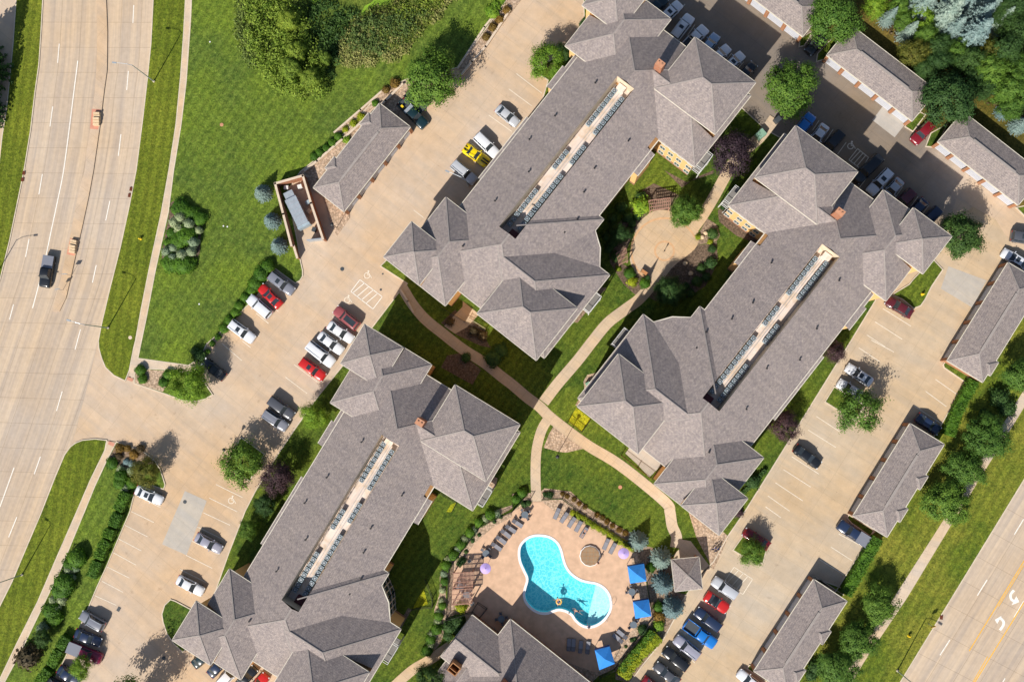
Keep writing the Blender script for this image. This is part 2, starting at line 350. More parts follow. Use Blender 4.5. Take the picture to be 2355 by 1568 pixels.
def basin(name,c1,c2):
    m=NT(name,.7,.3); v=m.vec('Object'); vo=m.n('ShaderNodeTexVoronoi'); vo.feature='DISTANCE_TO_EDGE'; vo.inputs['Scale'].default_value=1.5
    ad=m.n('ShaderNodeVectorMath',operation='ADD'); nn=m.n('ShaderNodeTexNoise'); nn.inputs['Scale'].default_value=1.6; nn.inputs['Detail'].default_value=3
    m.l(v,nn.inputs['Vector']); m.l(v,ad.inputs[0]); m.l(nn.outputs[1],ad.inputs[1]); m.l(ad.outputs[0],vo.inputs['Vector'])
    return m.out(m.ramp(vo.outputs[0],[(0,c2),(.12,c1),(.5,tuple(.93*x for x in c1))]))  # pale cell edges are caustic light lines put into the plaster colour
M['water']=water(); M['basin']=basin('caustic_basin_plaster',(.12,.70,.78),(.34,.86,.88)); M['basinw']=basin('caustic_wall_plaster',(.15,.72,.86),(.2,.78,.88)); M['basins']=basin('caustic_step_plaster',(.50,.90,.94),(.68,.95,.96))
M['coping']=simple('pool_coping',(.82,.80,.80),.6,.4,0,.04)
# ------------------------------------------------------------------ ground sheets
def area(name,poly,mat,z=.12,kerb=False,base=-.05,holes=(),kw=.17):
    mb=MB(); mb.sheet(poly,z,0,holes); mb.skirt(poly,base,z)
    o=mb.build(name,M[mat],kind='structure')
    if kerb:
        n=len(poly); ar=sum(poly[i][0]*poly[(i+1)%n][1]-poly[(i+1)%n][0]*poly[i][1] for i in range(n)); sg=1 if ar>0 else -1
        out=[]
        for i in range(n):
            a,b,c=Vector(poly[i-1]).xy,Vector(poly[i]).xy,Vector(poly[(i+1)%n]).xy
            n1=Vector(((b-a).y,-(b-a).x)); n2=Vector(((c-b).y,-(c-b).x))
            if n1.length<1e-6 or n2.length<1e-6: out.append(b); continue
            n1.normalize(); n2.normalize(); q=(n1+n2); q=q.normalized() if q.length>1e-3 else n1
            out.append(b+q*sg*kw/max(.6,q.dot(n1)))
        k=MB()
        for i in range(n):
            j=(i+1)%n; a,b=poly[i],poly[j]; c,d=out[j],out[i]
            k.face([(a[0],a[1],z+.012),(b[0],b[1],z+.012),(c[0],c[1],z+.012),(d[0],d[1],z+.012)])
            k.face([(d[0],d[1],-.05),(c[0],c[1],-.05),(c[0],c[1],z+.012),(d[0],d[1],z+.012)])
        k.build('kerb',M['kerb'],kind='structure')
    return o
def smooth(pts,k=6,closed=False):
    P=[Vector((p[0],p[1])) for p in pts]; n=len(P); out=[]
    for i in range(n if closed else n-1):
        p0=P[(i-1)%n] if (closed or i>0) else P[0]; p1=P[i]; p2=P[(i+1)%n]; p3=P[(i+2)%n] if (closed or i+2<n) else P[-1]
        for j in range(k):
            t=j/k; out.append(.5*((2*p1)+(p2-p0)*t+(2*p0-5*p1+4*p2-p3)*t*t+(3*p1-p0-3*p2+p3)*t**3))
    if not closed: out.append(P[-1])
    return out
def ribbon(mb,pts,wd,z,m=0,uvs=False):
    P=[Vector((p[0],p[1])) for p in pts]; prev=None; dist=0
    for i,p in enumerate(P):
        d=(P[min(i+1,len(P)-1)]-P[max(i-1,0)]).normalized(); n=Vector((-d.y,d.x))*wd/2
        cur=(p+n,p-n)
        if prev: mb.face([(prev[1].x,prev[1].y,z),(cur[1].x,cur[1].y,z),(cur[0].x,cur[0].y,z),(prev[0].x,prev[0].y,z)],m)
        prev=cur
def walk(name,s,wd,mat='walk',z=.134,k=6):
    mb=MB(); ribbon(mb,smooth(WL(s),k),wd,z); return mb.build(name,M[mat],kind='structure')
POOL=[(p.x,p.y) for p in smooth(WL('32 270,208 350,225 420,275 460,350 480,430 510,510 560,570 630,615 700,635 780,650 850,690 900,755 920,840 912,905 880,970 820,1030 750,1065 680,1070 620,1045 570,1000 540,955 490,925 430,912 380,925 320,945 250,940 180,905 120,840 98,770 108,700 128,620 100,550 65,470 52,390 65,310 120,245 190,212'),4,True)]
def offs(poly,d):
    n=len(poly); ar=sum(poly[i][0]*poly[(i+1)%n][1]-poly[(i+1)%n][0]*poly[i][1] for i in range(n)); sg=1 if ar>0 else -1; out=[]
    for i in range(n):
        a,c=Vector(poly[i-1]),Vector(poly[(i+1)%n]); t_=(c-a).normalized(); out.append((poly[i][0]+t_.y*sg*d,poly[i][1]-t_.x*sg*d))
    return out
PI_=offs(POOL,-.42)
gm=MB(); gm.sheet([(-900,-900),(900,-900),(900,900),(-900,900)],-.08,0,[PI_]); gm.build('ground',M['ground'],kind='structure')
lm=MB(); lm.sheet([W(p) for p in ((-330,-260),(2800,-260),(2800,1900),(-330,1900))],0,0,[PI_]); lm.build('parking_lot',M['lot'],kind='structure')
lm=MB(); lm.sheet(WL('D 1990,690 1960,560 1955,784 1767,1087 1690,1176 1560,1400 1360,1720 1900,1720 2360,1000 2700,400 2420,380 2300,420'),.003); lm.build('parking_lot_east',M['lot2'],kind='structure')
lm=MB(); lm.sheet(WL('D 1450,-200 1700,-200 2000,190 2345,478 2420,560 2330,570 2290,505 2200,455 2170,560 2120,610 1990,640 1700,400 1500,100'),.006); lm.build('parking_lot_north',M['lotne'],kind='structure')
lm=MB()
for s in ('20 1700,1375 1900,1465 30 1715,400 1490,300 20 1620,1560','13 1590,1085 1880,1260 2010,1010 1660,880','03 1060,975 1265,1140 1165,1265 960,1105'): 
    pl=WL(s); lm.sheet(pl,.010)
lm.build('concrete_patch',M['slab'],kind='structure')
# roads -------------------------------------------------------------
def road(name,le,ri,z,mat,n=60):
    def res(P):
        P=[Vector((p[0],p[1])) for p in P]; d=[0]
        for i in range(1,len(P)): d.append(d[-1]+(P[i]-P[i-1]).length)
        o=[]
        for k in range(n+1):
            t=d[-1]*k/n; i=min(max(np.searchsorted(d,t)-1,0),len(P)-2); o.append(P[i].lerp(P[i+1],(t-d[i])/max(d[i+1]-d[i],1e-6)))
        return o
    A,B=res(smooth(le,5)),res(smooth(ri,5)); mb=MB(); v=0
    for i in range(n):
        dv=((A[i+1]-A[i]).length+(B[i+1]-B[i]).length)/2; w0=(B[i]-A[i]).length; w1=(B[i+1]-A[i+1]).length
        mb.face([(A[i].x,A[i].y,z),(A[i+1].x,A[i+1].y,z),(B[i+1].x,B[i+1].y,z),(B[i].x,B[i].y,z)],0,[(0,v),(0,v+dv),(w1,v+dv),(w0,v)]); v+=dv
    for i,f in enumerate(mb.f): pass
    return mb.build(name,M[mat],kind='structure')
LE='D 99,-120 98,0 94,75 89,150 80,213 70,300 55,392 37.5,477 22,552 0,642 -40,760 -95,920 -160,1100 -235,1300 -310,1480 -400,1700'
RI='D 356,-120 354,0 349,100 340,188 330,275 315,392 300,470 279,567 255,662 235,747 200,890 163,1029 128,1095 96,1176 61,1258 30,1331 0,1390 -60,1520 -140,1700'
road('road_west',WL(LE),WL(RI),.014,'road',70)
road('road_east',WL('D 2650,617 2355,1099 2068,1568 1930,1794'),WL('D 2980,830 2690,1300 2400,1770 2280,1960'),.014,'road',30)
mk=MB()
def line(s,wd,m,z=.022,sm=1):
    ribbon(mk,smooth(WL(s),5) if sm else WL(s),wd,z,m)
line('00 715,560 708,620 685,800 650,1080 585,1568 10 525,300 470,560 430,750 395,900 300,1265',.17,0)
for s in ('00 545,405 530,580','00 485,980 460,1165','10 390,35 358,220','10 268,630 235,795','10 125,1230 88,1370','00 1230,50 1222,215','00 1180,655 1165,830','00 1112,1235 1088,1435','10 1010,280 972,460','10 885,870 850,1030','10 740,1460 690,1645','20 572,462 520,640','20 372,1060 315,1220','20 130,1160 0,1520','30 155,50 80,235',
          '33 2350,70 2265,210','33 2015,625 1925,770','33 1672,1178 1582,1318','33 2180,1530 2100,1660'): line(s,.15,0)
line('33 2700,-130 2350,460 1850,1280',.16,1); line('33 2350,495 2120,870',.12,1)
line('33 2700,235 2350,840 1900,1568',.16,1); line('33 2020,1330 1880,1575',.12,1); line('33 2350,820 2260,970',.12,0)
def arrow(s,head,wd=.42):
    P=smooth(WL(s),6); ribbon(mk,P,wd,.022,0); a,b,c=WL(head); mk.face([(q.x,q.y,.0225) for q in ((a,b,c))],0)
arrow('33 2262,722 2232,760 2235,800 2265,826','33 2240,858 2312,830 2283,775'); arrow('33 2132,1088 2160,1050 2165,1010 2135,975','33 2150,955 2085,992 2108,1030')
mk.build('lane_markings',[M['paint'],M['yellow']],kind='structure')
# stall stripes -----------------------------------------------------
mk=MB()
def st(s,wd=.11,m=0): ribbon(mk,WL(s),wd,.018,m)
for s in ['02 40,680 275,860','02 -30,820 180,975','01 2140,1060 2350,1210','11 1450,365 1540,435','01 1960,1305 2120,1420',
 '11 0,1310 115,1405','11 165,1255 205,1295','11 -30,1490 30,1520','20 2040,20 2225,180','20 2230,0 2305,60','11 700,1340 900,1500','21 350,215 565,375','21 270,330 470,480','21 110,560 210,845',
 '20 1985,1315 2230,1435','20 1925,1440 2180,1565','20 1280,1430 1475,1525','30 1210,0 1415,100','30 1150,125 1355,230','30 1090,250 1300,360','30 1030,370 1250,490','30 980,505 1190,610','30 940,640 1130,740','30 870,770 1070,860','30 1815,140 2060,260','30 1765,270 2000,390','30 1710,400 1950,520','30 1655,530 1895,650','30 1605,655 1840,780','30 1870,10 2115,125',
 '13 1060,1270 1315,1430','13 985,1390 1235,1550','13 910,1510 1080,1620','23 950,-10 1160,100','23 835,60 1030,190','23 445,690 660,830','23 370,815 625,975','23 220,1060 470,1220','23 145,1180 395,1340','23 70,1300 320,1465','23 0,1420 200,1560','22 2330,1520 2470,1620','23 1450,460 1640,600','23 1540,350 1740,490','33 650,205 870,320','33 580,325 775,450','33 475,440 700,580','23 1340,590 1600,760',
 '32 1740,1200 1780,1245','32 1640,1350 1680,1390','03 600,1190 520,1310','13 940,30 800,210','13 1130,60 1040,200','13 1240,150 1120,320','13 1380,240 1270,390','13 1480,320 1370,470','02 1590,40 1520,130','02 1680,230 1610,330','02 2020,490 1960,560','02 2130,570 2070,640','03 470,1110 410,1200','03 720,1310 640,1420']: st(s)
def hatch(cs,n,m=0,z=.018):
    c=WL(cs)
    for i in range(4): ribbon(mk,[c[i],c[(i+1)%4]],.12,z,m)
    for k in range(1,n+1):
        t=k/(n+1); a=c[0].lerp(c[1],t); b=c[3].lerp(c[2],t); ribbon(mk,[a,b+(c[2]-c[3]).normalized()*0+(c[1]-c[0])*-.12],.12,z,m)
hatch('11 955,1003 1160,1160 1075,1272 872,1112',4,1); hatch('03 825,1368 925,1448 860,1560 745,1470',3,0); hatch('32 2040,510 2210,620 2120,760 1950,640',3,0)
def wheelchair(s):
    c=W1(s); mk.disc((c.x,c.y,.018),.55,20,.42); mk.disc((c.x+.25,c.y+.75,.018),.17,12); ribbon(mk,[(c.x+.2,c.y+.6),(c.x+.1,c.y+.1),(c.x+.6,c.y),(c.x+.8,c.y-.45)],.13,.019)
for s in ('11 1020,965','11 838,1190','20 2125,1465','03 760,1345'): wheelchair(s)
mk.build('parking_stripes',[M['paintf'],M['paint']],kind='structure')
# lawns --------------------------------------------------------------
area('median_lawn',WL('D 39,-120 39,0 32,100 25,175 17,250 7,312 0,375 -20,480 -60,640 -110,800 -180,1000 -260,1220 -330,1400 -420,1640 -400,1700 -310,1480 -235,1300 -160,1100 -95,920 -40,760 0,642 22,552 37.5,477 55,392 70,300 80,213 89,150 94,75 98,0 99,-120'),'g_verge',.12,True)
area('verge_lawn',WL('D 354,-100 354,0 349,100 340,188 330,275 315,392 300,470 279,567 255,662 235,747 228,784 229,800 235,822 244,844 263,862 288,874 297,851 307,800 311,784 325,707 345,607 370,492 388,392 404,288 415,175 422,75 426,0 428,-100'),'g_verge',.12,True)
area('west_lawn',WL('D 446,-100 442,0 430,188 418,288 401,392 389,487 360,617 338,732 327,784 319,823 434,839 460,822 475,790 505,765 550,720 589,682 634,617 679,650 689,645 695,635 695,622 689,595 684,560 660,440 690,395 770,330 880,207 940,180 1054,155 1164,0 1230,-100'),'g_big',.12,True)
area('south_verge_lawn',WL('D 163,1028 175,1019 190,1013 220,1010 245,1013 241,1034 207,1104 176,1176 130,1281 87,1381 37,1481 -20,1600 -90,1740 -130,1690 -60,1528 0,1396 30,1336 61,1262 96,1180 128,1098 150,1046'),'g_verge',.12,True)
area('southwest_lawn',WL('D 269,1017 290,1024 325,1037 350,1054 368,1079 379,1114 376,1123 343,1112 310,1127 298,1176 246,1298 222,1350 205,1391 185,1436 150,1510 110,1590 60,1700 -40,1700 12,1568 47,1503 105,1383 140,1311 196,1176 220,1117 247,1059 262,1030'),'g_big',.12,True)
area('entrance_island',WL('20 1245,250 1620,272 1700,290 1780,300 1870,370 1950,490 1880,530 1800,547 1680,537 1500,472 1375,430 1240,385'),'g_big',.12,True)
area('entrance_gravel',WL('20 1247,252 1605,280 1500,465 1375,428 1242,384'),'gravel',.128)
area('corner_gravel',WL('20 1080,935 1160,962 1300,1012 1400,1082 1440,1130 1350,1130 1180,1180 1090,1170 1010,1060'),'mulch',.128)
area('tree_island',WL('D 555,1007 607,1044 574,1104 522,1070'),'g_in',.12,True)
area('curved_island',WL('30 1570,812 1610,825 1760,905 1900,1000 1900,1150 1720,1250 1680,1282 1600,1205 1540,1115 1505,1010 1495,940 1520,860'),'g_in',.12,True)
INN=WL('D 921,670 866,742 789,842 731,914 676,992 639,1047 589,1129 565,1176 528,1271 498,1356 560,1420 640,1480 690,1530 735,1600 880,1660 1400,1660 1447,1568 1478,1526 1523,1471 1550,1421 1568,1380 1605,1325 1640,1290 1673,1231 1711,1176 1767,1087 1955,784 2012,690 1995,640 1960,560 1880,420 1815,330 1760,300 1700,245 1600,150 1500,50 1480,-60 1340,-60 1345,40 1310,120 1225,160 1262,185 1240,260 1150,430 1060,490 960,530 877,612 939,652')
area('courtyard_lawn',INN,'g_in',.12,True,-.05,[PI_])
area('east_lawn',WL('D 2650,185 2355,660 2221,877 2164,979 2060,1140 1928,1351 1713,1700 1987,1700 2068,1568 2355,1099 2650,617'),'g_vergeR',.12,True)
area('north_lawn',WL('D 1690,-80 1850,60 1885,85 1875,100 1920,130 2080,255 2120,290 2160,330 2345,478 2420,540 2700,300 2700,-100'),'g_ne',.12)
for s in ('23 1635,190 1615,215 1622,240 1820,375 1850,325','33 745,35 735,60 770,100 935,215 975,180','33 395,600 410,588 440,592 690,760 660,700 640,690','13 2290,345 2355,410 2450,480 2500,440 2360,330','32 2165,1440 2180,1415 2235,1425 2500,1600 2440,1620','03 1330,1205 1265,1165 1290,1120 1400,1040 1440,1060','03 1455,1345 1500,1230 1640,1150 1560,1310 1510,1350','03 290,430 300,360 400,300 380,340 330,420','03 450,565 460,500 600,350 640,370 530,540'):
    area('grass_strip',WL(s),'g_in',.125,True)
area('corner_island',WL('13 1505,810 1600,912 1500,1060 1440,1180 1400,1238 1340,1262 1240,1180 1150,1140 1300,1050 1340,1000 1380,960'),'g_in',.125,True)
area('tree_bay',WL('23 610,425 530,555 800,725 880,590'),'g_in',.125,True)
area('tree_bay',WL('32 2120,232 2035,352 2180,440 2300,470 2330,350'),'g_in',.125,True)
# beds ---------------------------------------------------------------
area('garage_gravel',WL('01 1340,768 1180,920 860,1230 450,1568 11 430,45 525,160 620,250 690,500 745,600 860,440 860,380 810,370 1135,0 01 1400,800 1390,770'),'gravel',.128)
area('planter_bed',WL('01 1160,830 720,1215 760,1240 1030,1030 1180,900 1300,800'),'gravel',.13)
area('planter_bed',WL('01 1855,625 2300,0 2420,-160 2500,-80 2355,110 2110,430 1895,690'),'gravel',.13)
area('gravel_triangle',WL('22 390,765 665,985 500,1022 430,1015 290,978 340,850'),'gravel',.128)
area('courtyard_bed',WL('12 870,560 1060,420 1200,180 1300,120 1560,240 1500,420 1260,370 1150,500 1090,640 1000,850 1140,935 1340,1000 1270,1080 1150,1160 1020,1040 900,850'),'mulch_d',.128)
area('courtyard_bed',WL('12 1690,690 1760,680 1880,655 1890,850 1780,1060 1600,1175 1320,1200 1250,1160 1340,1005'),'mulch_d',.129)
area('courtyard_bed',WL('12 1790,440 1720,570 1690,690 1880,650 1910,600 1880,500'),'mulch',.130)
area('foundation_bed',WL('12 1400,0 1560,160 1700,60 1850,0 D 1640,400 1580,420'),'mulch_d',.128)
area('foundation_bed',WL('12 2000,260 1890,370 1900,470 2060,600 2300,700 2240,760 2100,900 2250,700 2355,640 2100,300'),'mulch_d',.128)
area('foundation_bed',WL('22 770,290 690,310 655,370 665,440 580,590 650,600 900,300'),'gravel',.128)
area('foundation_bed',WL('22 1640,1560 1700,1568 32 1620,0 1690,230 1850,540 1990,230 1900,150 1700,0'),'gravel',.128)
area('foundation_bed',WL('31 1430,900 1340,1060 1220,1270 1180,1260 1400,880'),'mulch',.128)
area('foundation_bed',WL('21 2010,1490 2200,1340 2220,1260 2180,1235 2060,1400'),'gravel',.128)
area('foundation_bed',WL('12 820,1070 720,1200 560,1390 600,1400 760,1200 870,1080'),'mulch',.128)
area('shrub_bed',WL('10 1570,300 1620,270 1700,300 1880,400 1880,500 1850,560 1840,760 1780,850 1640,910 1520,880 1490,800 1510,640 1540,500'),'mulch_d',.128)
area('terrace_bed',WL('11 1700,1400 1830,1280 2100,1460 2120,1568 12 D 1130,800 1105,795 1050,770'),'mulch_d',.128)
area('terrace_bed',WL('21 1760,130 1880,110 2070,260 1990,400 1700,240'),'mulch_d',.128)
area('entry_paving',WL('11 1900,1200 2050,1320 1940,1440 1830,1500 1730,1430 1900,1250'),'walk',.132)
area('entry_paving',WL('22 1090,960 1240,1000 1400,1110 1260,1250 1150,1130 1040,1030'),'slab',.132)
area('spruce_bed',WL('32 1130,350 1200,310 1290,330 1480,500 1490,735 1600,760 1500,975 1385,1180 1240,1370 1080,1568 950,1540 950,1440 1300,1000 1290,980 1240,650 1225,620'),'mulch',.131)
area('fence_bed',WL('31 2355,-30 22 0,1445 170,1470 280,1450 460,1445 32 620,-5 860,155 1150,352 1180,290 1060,180 880,80 700,-30 22 540,1380 300,1350 260,1380 110,1400 0,1400 31 2355,-60 2160,0 1960,170 1860,290 1740,470 1690,600 1690,750 1640,900 1640,1040 1540,1240 1600,1330 1700,1200 1760,1000 1740,700 1780,515 2070,130'),'gravel',.129)
area('dog_run_turf',WL('22 590,612 725,712 640,838 512,740'),'mat',.14)
area('dog_run_turf',WL('31 1540,700 1580,850 1440,890'),'mat',.14)
area('dog_run_turf',WL('21 1790,1500 1840,1480 1800,1568 1750,1568'),'mat',.14)
# walks --------------------------------------------------------------
WKL=WL('D 428,-100 426,0 422,75 415,175 404,288 388,392 370,492 345,607 325,707 311,784 297,851 303,870'); WKR=WL('D 446,-100 442,0 440,50 430,188 418,288 401,392 389,487 360,617 338,732 327,784 314,850 308,868')
area('sidewalk',[*WKL,*WKR[::-1]],'walkl',.124)
area('sidewalk',WL('20 1275,155 1735,220 1860,230 1800,320 1620,275 1255,242 1190,262'),'walkl',.126)
area('sidewalk',WL('D 245,1013 269,1017 262,1030 247,1059 220,1117 196,1176 140,1311 105,1383 47,1503 12,1568 -40,1700 -90,1740 -20,1600 37,1481 87,1381 130,1281 176,1176 207,1104 241,1034'),'walkl',.124)
area('sidewalk',WL('D 2600,490 2355,895 2312,965 2256,1056 2161,1208 2063,1361 1960,1522 1860,1690 1885,1690 1986,1522 2086,1373 2183,1213 2279,1058 2335,968 2380,895 2625,495'),'walkl',.124)
for s in ('20 1180,328 1230,345 1215,372 1165,352','20 1005,915 1060,940 1045,968 995,945','00 850,1005 930,1010 908,1196 832,1188','10 652,624 722,640 688,785 618,770'):
    mb=MB(); pl=WL(s); mb.sheet(pl,.21 if s[0:2] in('00','10') else .14); mb.build('tactile_paving',M['ped'],kind='structure')
walk('courtyard_path','11 1345,1075 1440,1230 1560,1370 1720,1500 1900,1640 21 2100,200 2250,320 2355,400 22 130,510 250,600 330,680 480,800 700,960 950,1110 1200,1300 1420,1490 1450,1568 32 1470,130 1510,230 1500,330',1.85)
walk('courtyard_path','22 290,560 420,390 600,180 740,0 12 880,1400 1050,1270 1170,1180 1290,1040 1400,900 1600,620 1740,430 1850,250 1960,50 02 2000,1540 2120,1400 2250,1290 03 -20,1200 60,1090',1.9,z=.138)
walk('courtyard_path','22 340,700 270,820 225,1000 215,1200 220,1390 225,1470',1.7,z=.142)
walk('courtyard_path','31 1250,1620 1430,1460 1580,1370 1760,1250 1930,1140 1975,1020 1960,930',1.7,z=.142)
area('plaza',WL('32 1530,250 1640,270 1830,520 1750,620 1480,500 1490,390 1540,340'),'walk',.132)
area('courtyard_patio',[(p.x,p.y) for p in smooth(WL('12 1150,500 1290,380 1450,375 1560,480 1690,500 1700,690 1520,850 1330,1000 1240,960 1130,930 1080,800 1120,620'),5,True)],'walk',.146)
mb=MB(); c=W1('12 1400,740'); mb.disc((c.x,c.y,.150),1.8,40,1.45)
for k in range(60):
    a0,a1=R_(-0+k*6),R_(k*6+6)
    if 20<k*6<230:
        P=lambda r,a:(c.x+r*math.cos(a),c.y+r*math.sin(a),.150)
        mb.face([P(5.5,a0),P(5.85,a0),P(5.85,a1),P(5.5,a1)])
mb.build('paving_ring',M['ring'],kind='structure')
# road median --------------------------------------------------------
area('road_median',WL('D 223,-80 223,0 225,75 223,160 219,213 214,250 209,298 200,350 196,392 185,430 175,477 163,542 150,600 141,642 128,692 122,715 138,716 153,685 163,642 175,587 190,522 205,452 216,392 231,288 240,213 247,163 248,75 245,0 245,-80'),'lot',.20)
# ------------------------------------------------------------------ roofs: hip blocks and their upper envelope
PITCH=.45
def clip(poly,h,e=1e-7):
    out=[]; n=len(poly)
    for i in range(n):
        p,q=poly[i],poly[(i+1)%n]; a=h[0]*p[0]+h[1]*p[1]+h[2]; b=h[0]*q[0]+h[1]*q[1]+h[2]
        if a>=-e: out.append(p)
        if (a>e and b<-e) or (a<-e and b>e): t=a/(a-b); out.append((p[0]+(q[0]-p[0])*t,p[1]+(q[1]-p[1])*t))
    return out
def parea(p): return abs(sum(p[i][0]*p[(i+1)%len(p)][1]-p[(i+1)%len(p)][0]*p[i][1] for i in range(len(p))))/2 if len(p)>2 else 0
def subtract(polys,hps):
    res=[]
    for poly in polys:
        rest=poly
        for h in hps:
            o=clip(rest,(-h[0],-h[1],-h[2]))
            if parea(o)>1e-4: res.append(o)
            rest=clip(rest,h)
            if parea(rest)<1e-4: break
    return res
class Blk:
    def __init__(s,u0,u1,v0,v1,he,pitch=PITCH,gable=''):
        s.r=(u0,u1,v0,v1); s.he=he; p=pitch; s.foot=[(1,0,-u0),(-1,0,u1),(0,1,-v0),(0,-1,v1)]
        s.pl=[(p,0,he-p*u0),(-p,0,he+p*u1),(0,p,he-p*v0),(0,-p,he+p*v1)]; s.gable=gable
        s.use=[i for i in range(4) if 'udlr'.find('')==0 and str(i) not in gable]
        s.poly=[(u0,v0),(u1,v0),(u1,v1),(u0,v1)]
    def face(s,k):
        q=s.poly
        for j in s.use:
            if j!=k: q=clip(q,tuple(a-b for a,b in zip(s.pl[j],s.pl[k])))
        return q
def seg_cut(a,b,za,zb,blks,i,eps):
    iv=[(0.0,1.0)]
    for j,B in enumerate(blks):
        if j==i: continue
        lo,hi=0.0,1.0; e=eps if j<i else -eps
        cons=[(f,1e-4 if j<i else -1e-4,False) for f in B.foot]+[(B.pl[k],e,True) for k in B.use]
        for f,ee,isz in cons:
            fa=f[0]*a[0]+f[1]*a[1]+f[2]-(za if isz else 0)+ee; fb=f[0]*b[0]+f[1]*b[1]+f[2]-(zb if isz else 0)+ee
            if fa<0 and fb<0: lo,hi=1,0; break
            if fa<0: lo=max(lo,fa/(fa-fb))
            elif fb<0: hi=min(hi,fa/(fa-fb))
        if lo<hi:
            nv=[]
            for s,e2 in iv:
                if s<lo: nv.append((s,min(e2,lo)))
                if e2>hi: nv.append((max(s,hi),e2))
            iv=[q for q in nv if q[1]-q[0]>.01]
    return iv
def roof(blks,holes,tf,par,exts=(),mir=False,name='roof',wall='wall',walls=True,inset=.5,gut=True):
    """envelope of the blocks; tf maps (u,v,z) to the parent's frame"""
    rb=MB(); cb=MB(); gb=MB(); wb=MB(); sb=MB()
    def addf(poly,pl):
        z=lambda p:pl[0]*p[0]+pl[1]*p[1]+pl[2]
        sl=math.hypot(pl[0],pl[1]) or 1; ex=(-pl[1]/sl,pl[0]/sl); ey=(pl[0]/sl,pl[1]/sl); k=math.sqrt(1+sl*sl)
        pts=[tf(p[0],p[1],z(p)) for p in poly]; uv=[(p[0]*ex[0]+p[1]*ex[1],(p[0]*ey[0]+p[1]*ey[1])*k) for p in poly]
        n=(pts[1]-pts[0]).cross(pts[2]-pts[0])
        if n.z<0: pts=pts[::-1]; uv=uv[::-1]
        rb.face(pts,0,uv)
    for i,B in enumerate(blks):
        for k in B.use:
            polys=[B.face(k)]
            if parea(polys[0])<1e-3: continue
            for j,Q in enumerate(blks):
                if j==i: continue
                e=1e-4 if j<i else -1e-4
                hp=[(f[0],f[1],f[2]+e) for f in Q.foot]+[tuple(a-b for a,b in zip(Q.pl[m],B.pl[k])) for m in Q.use]
                hp=[(h[0],h[1],h[2]+e) for h in hp]
                polys=subtract(polys,hp)
            for h in holes: polys=subtract(polys,[(1,0,-h[0]),(-1,0,h[1]),(0,1,-h[2]),(0,-1,h[3])])
            for q in polys:
                if parea(q)>.004: addf(q,B.pl[k])
        u0,u1,v0,v1=B.r
        # hips and ridge
        w2=min(u1-u0,v1-v0)/2
        for k in B.use:
            f=B.face(k); pl=B.pl[k]; n=len(f)
            for m in range(n):
                a,b=f[m],f[(m+1)%n]; za=pl[0]*a[0]+pl[1]*a[1]+pl[2]; zb=pl[0]*b[0]+pl[1]*b[1]+pl[2]
                if abs(za-B.he)<1e-3 and abs(zb-B.he)<1e-3: continue
                if (a,b)>(b,a): continue
                for s,e in seg_cut(a,b,za,zb,blks,i,.01):
                    p=[tuple(x+(y-x)*t for x,y in zip((*a,za),(*b,zb))) for t in (s,e)]
                    inh=any(h[0]-.05<p[q][0]<h[1]+.05 and h[2]-.05<p[q][1]<h[3]+.05 for h in holes[:1] for q in (0,1))
                    mid=[(x+y)/2 for x,y in zip(*p)]
                    if any(h[0]<mid[0]<h[1] and h[2]<mid[1]<h[3] for h in holes): continue
                    if inh and holes:
                        h=holes[0]
                        if abs(a[1]-b[1])<1e-3:   # ridge runs into the well
                            if p[0][0]>p[1][0]: p=p[::-1]
                            for x0,x1 in ((p[0][0],h[0]),(h[1],p[1][0])):
                                if x1-x0>.1: cb.beam(tf(x0,p[0][1],p[0][2]+.03),tf(x1,p[0][1],p[0][2]+.03),.3,.05)
                            continue
                    cb.beam(tf(p[0][0],p[0][1],p[0][2]+.02),tf(p[1][0],p[1][1],p[1][2]+.02),.20,.04)
        if gut:
            cs=B.poly
            for m in range(4):
                a,b=cs[m],cs[(m+1)%4]
                for s,e in seg_cut(a,b,B.he,B.he,blks,i,.02):
                    p=[(a[0]+(b[0]-a[0])*t,a[1]+(b[1]-a[1])*t) for t in (s,e)]
                    mid=((p[0][0]+p[1][0])/2,(p[0][1]+p[1][1])/2)
                    if any(h[0]-.1<mid[0]<h[1]+.1 and h[2]-.2<mid[1]<h[3]+.2 for h in holes[1:]): continue
                    gb.beam(tf(p[0][0],p[0][1],B.he-.09-.003*i),tf(p[1][0],p[1][1],B.he-.09-.003*i),.16,.2)
        if walls:
            d=inset+.004*i; q=[(u0+d,v0+d),(u1-d,v0+d),(u1-d,v1-d),(u0+d,v1-d)]
            for m in range(4):
                a,b=q[m],q[(m+1)%4]; f=[tf(*a,0),tf(*b,0),tf(*b,B.he-.02),tf(*a,B.he-.02)]
                wb.face(f if not mir else f[::-1])
        z=B.he-.03-.004*i; s_=[tf(p[0],p[1],z) for p in B.poly]
        if not (holes and any(B.r[0]<h[0] and B.r[1]>h[1] and B.r[2]<h[2] and B.r[3]>h[3] for h in holes[:1])): sb.face(s_)
        else:
            for q in subtract([B.poly],[(1,0,-holes[0][0]),(-1,0,holes[0][1]),(0,1,-holes[0][2]),(0,-1,holes[0][3])]): sb.face([tf(p[0],p[1],z) for p in q])
    for pts in exts:   # free roof facets, given as (u,v,z)
        P=[tf(*p) for p in pts]; uv=[(p[0],p[1]) for p in pts]
        if (P[1]-P[0]).cross(P[2]-P[0]).z<0: P=P[::-1]; uv=uv[::-1]
        rb.face(P,0,uv)
    ro=rb.build(name,M['roof'],par); cb.build('ridge_cap',M['cap'],ro)
    if gut: gb.build('gutter',M['gutter'],ro)
    if walls: wb.build('wall',M[wall],par)
    sb.build('soffit',M['soffit'],par)
    return ro
winF=MB(); winF.beam((0,-.03,-.75),(0,-.03,.75),.06,.05); 
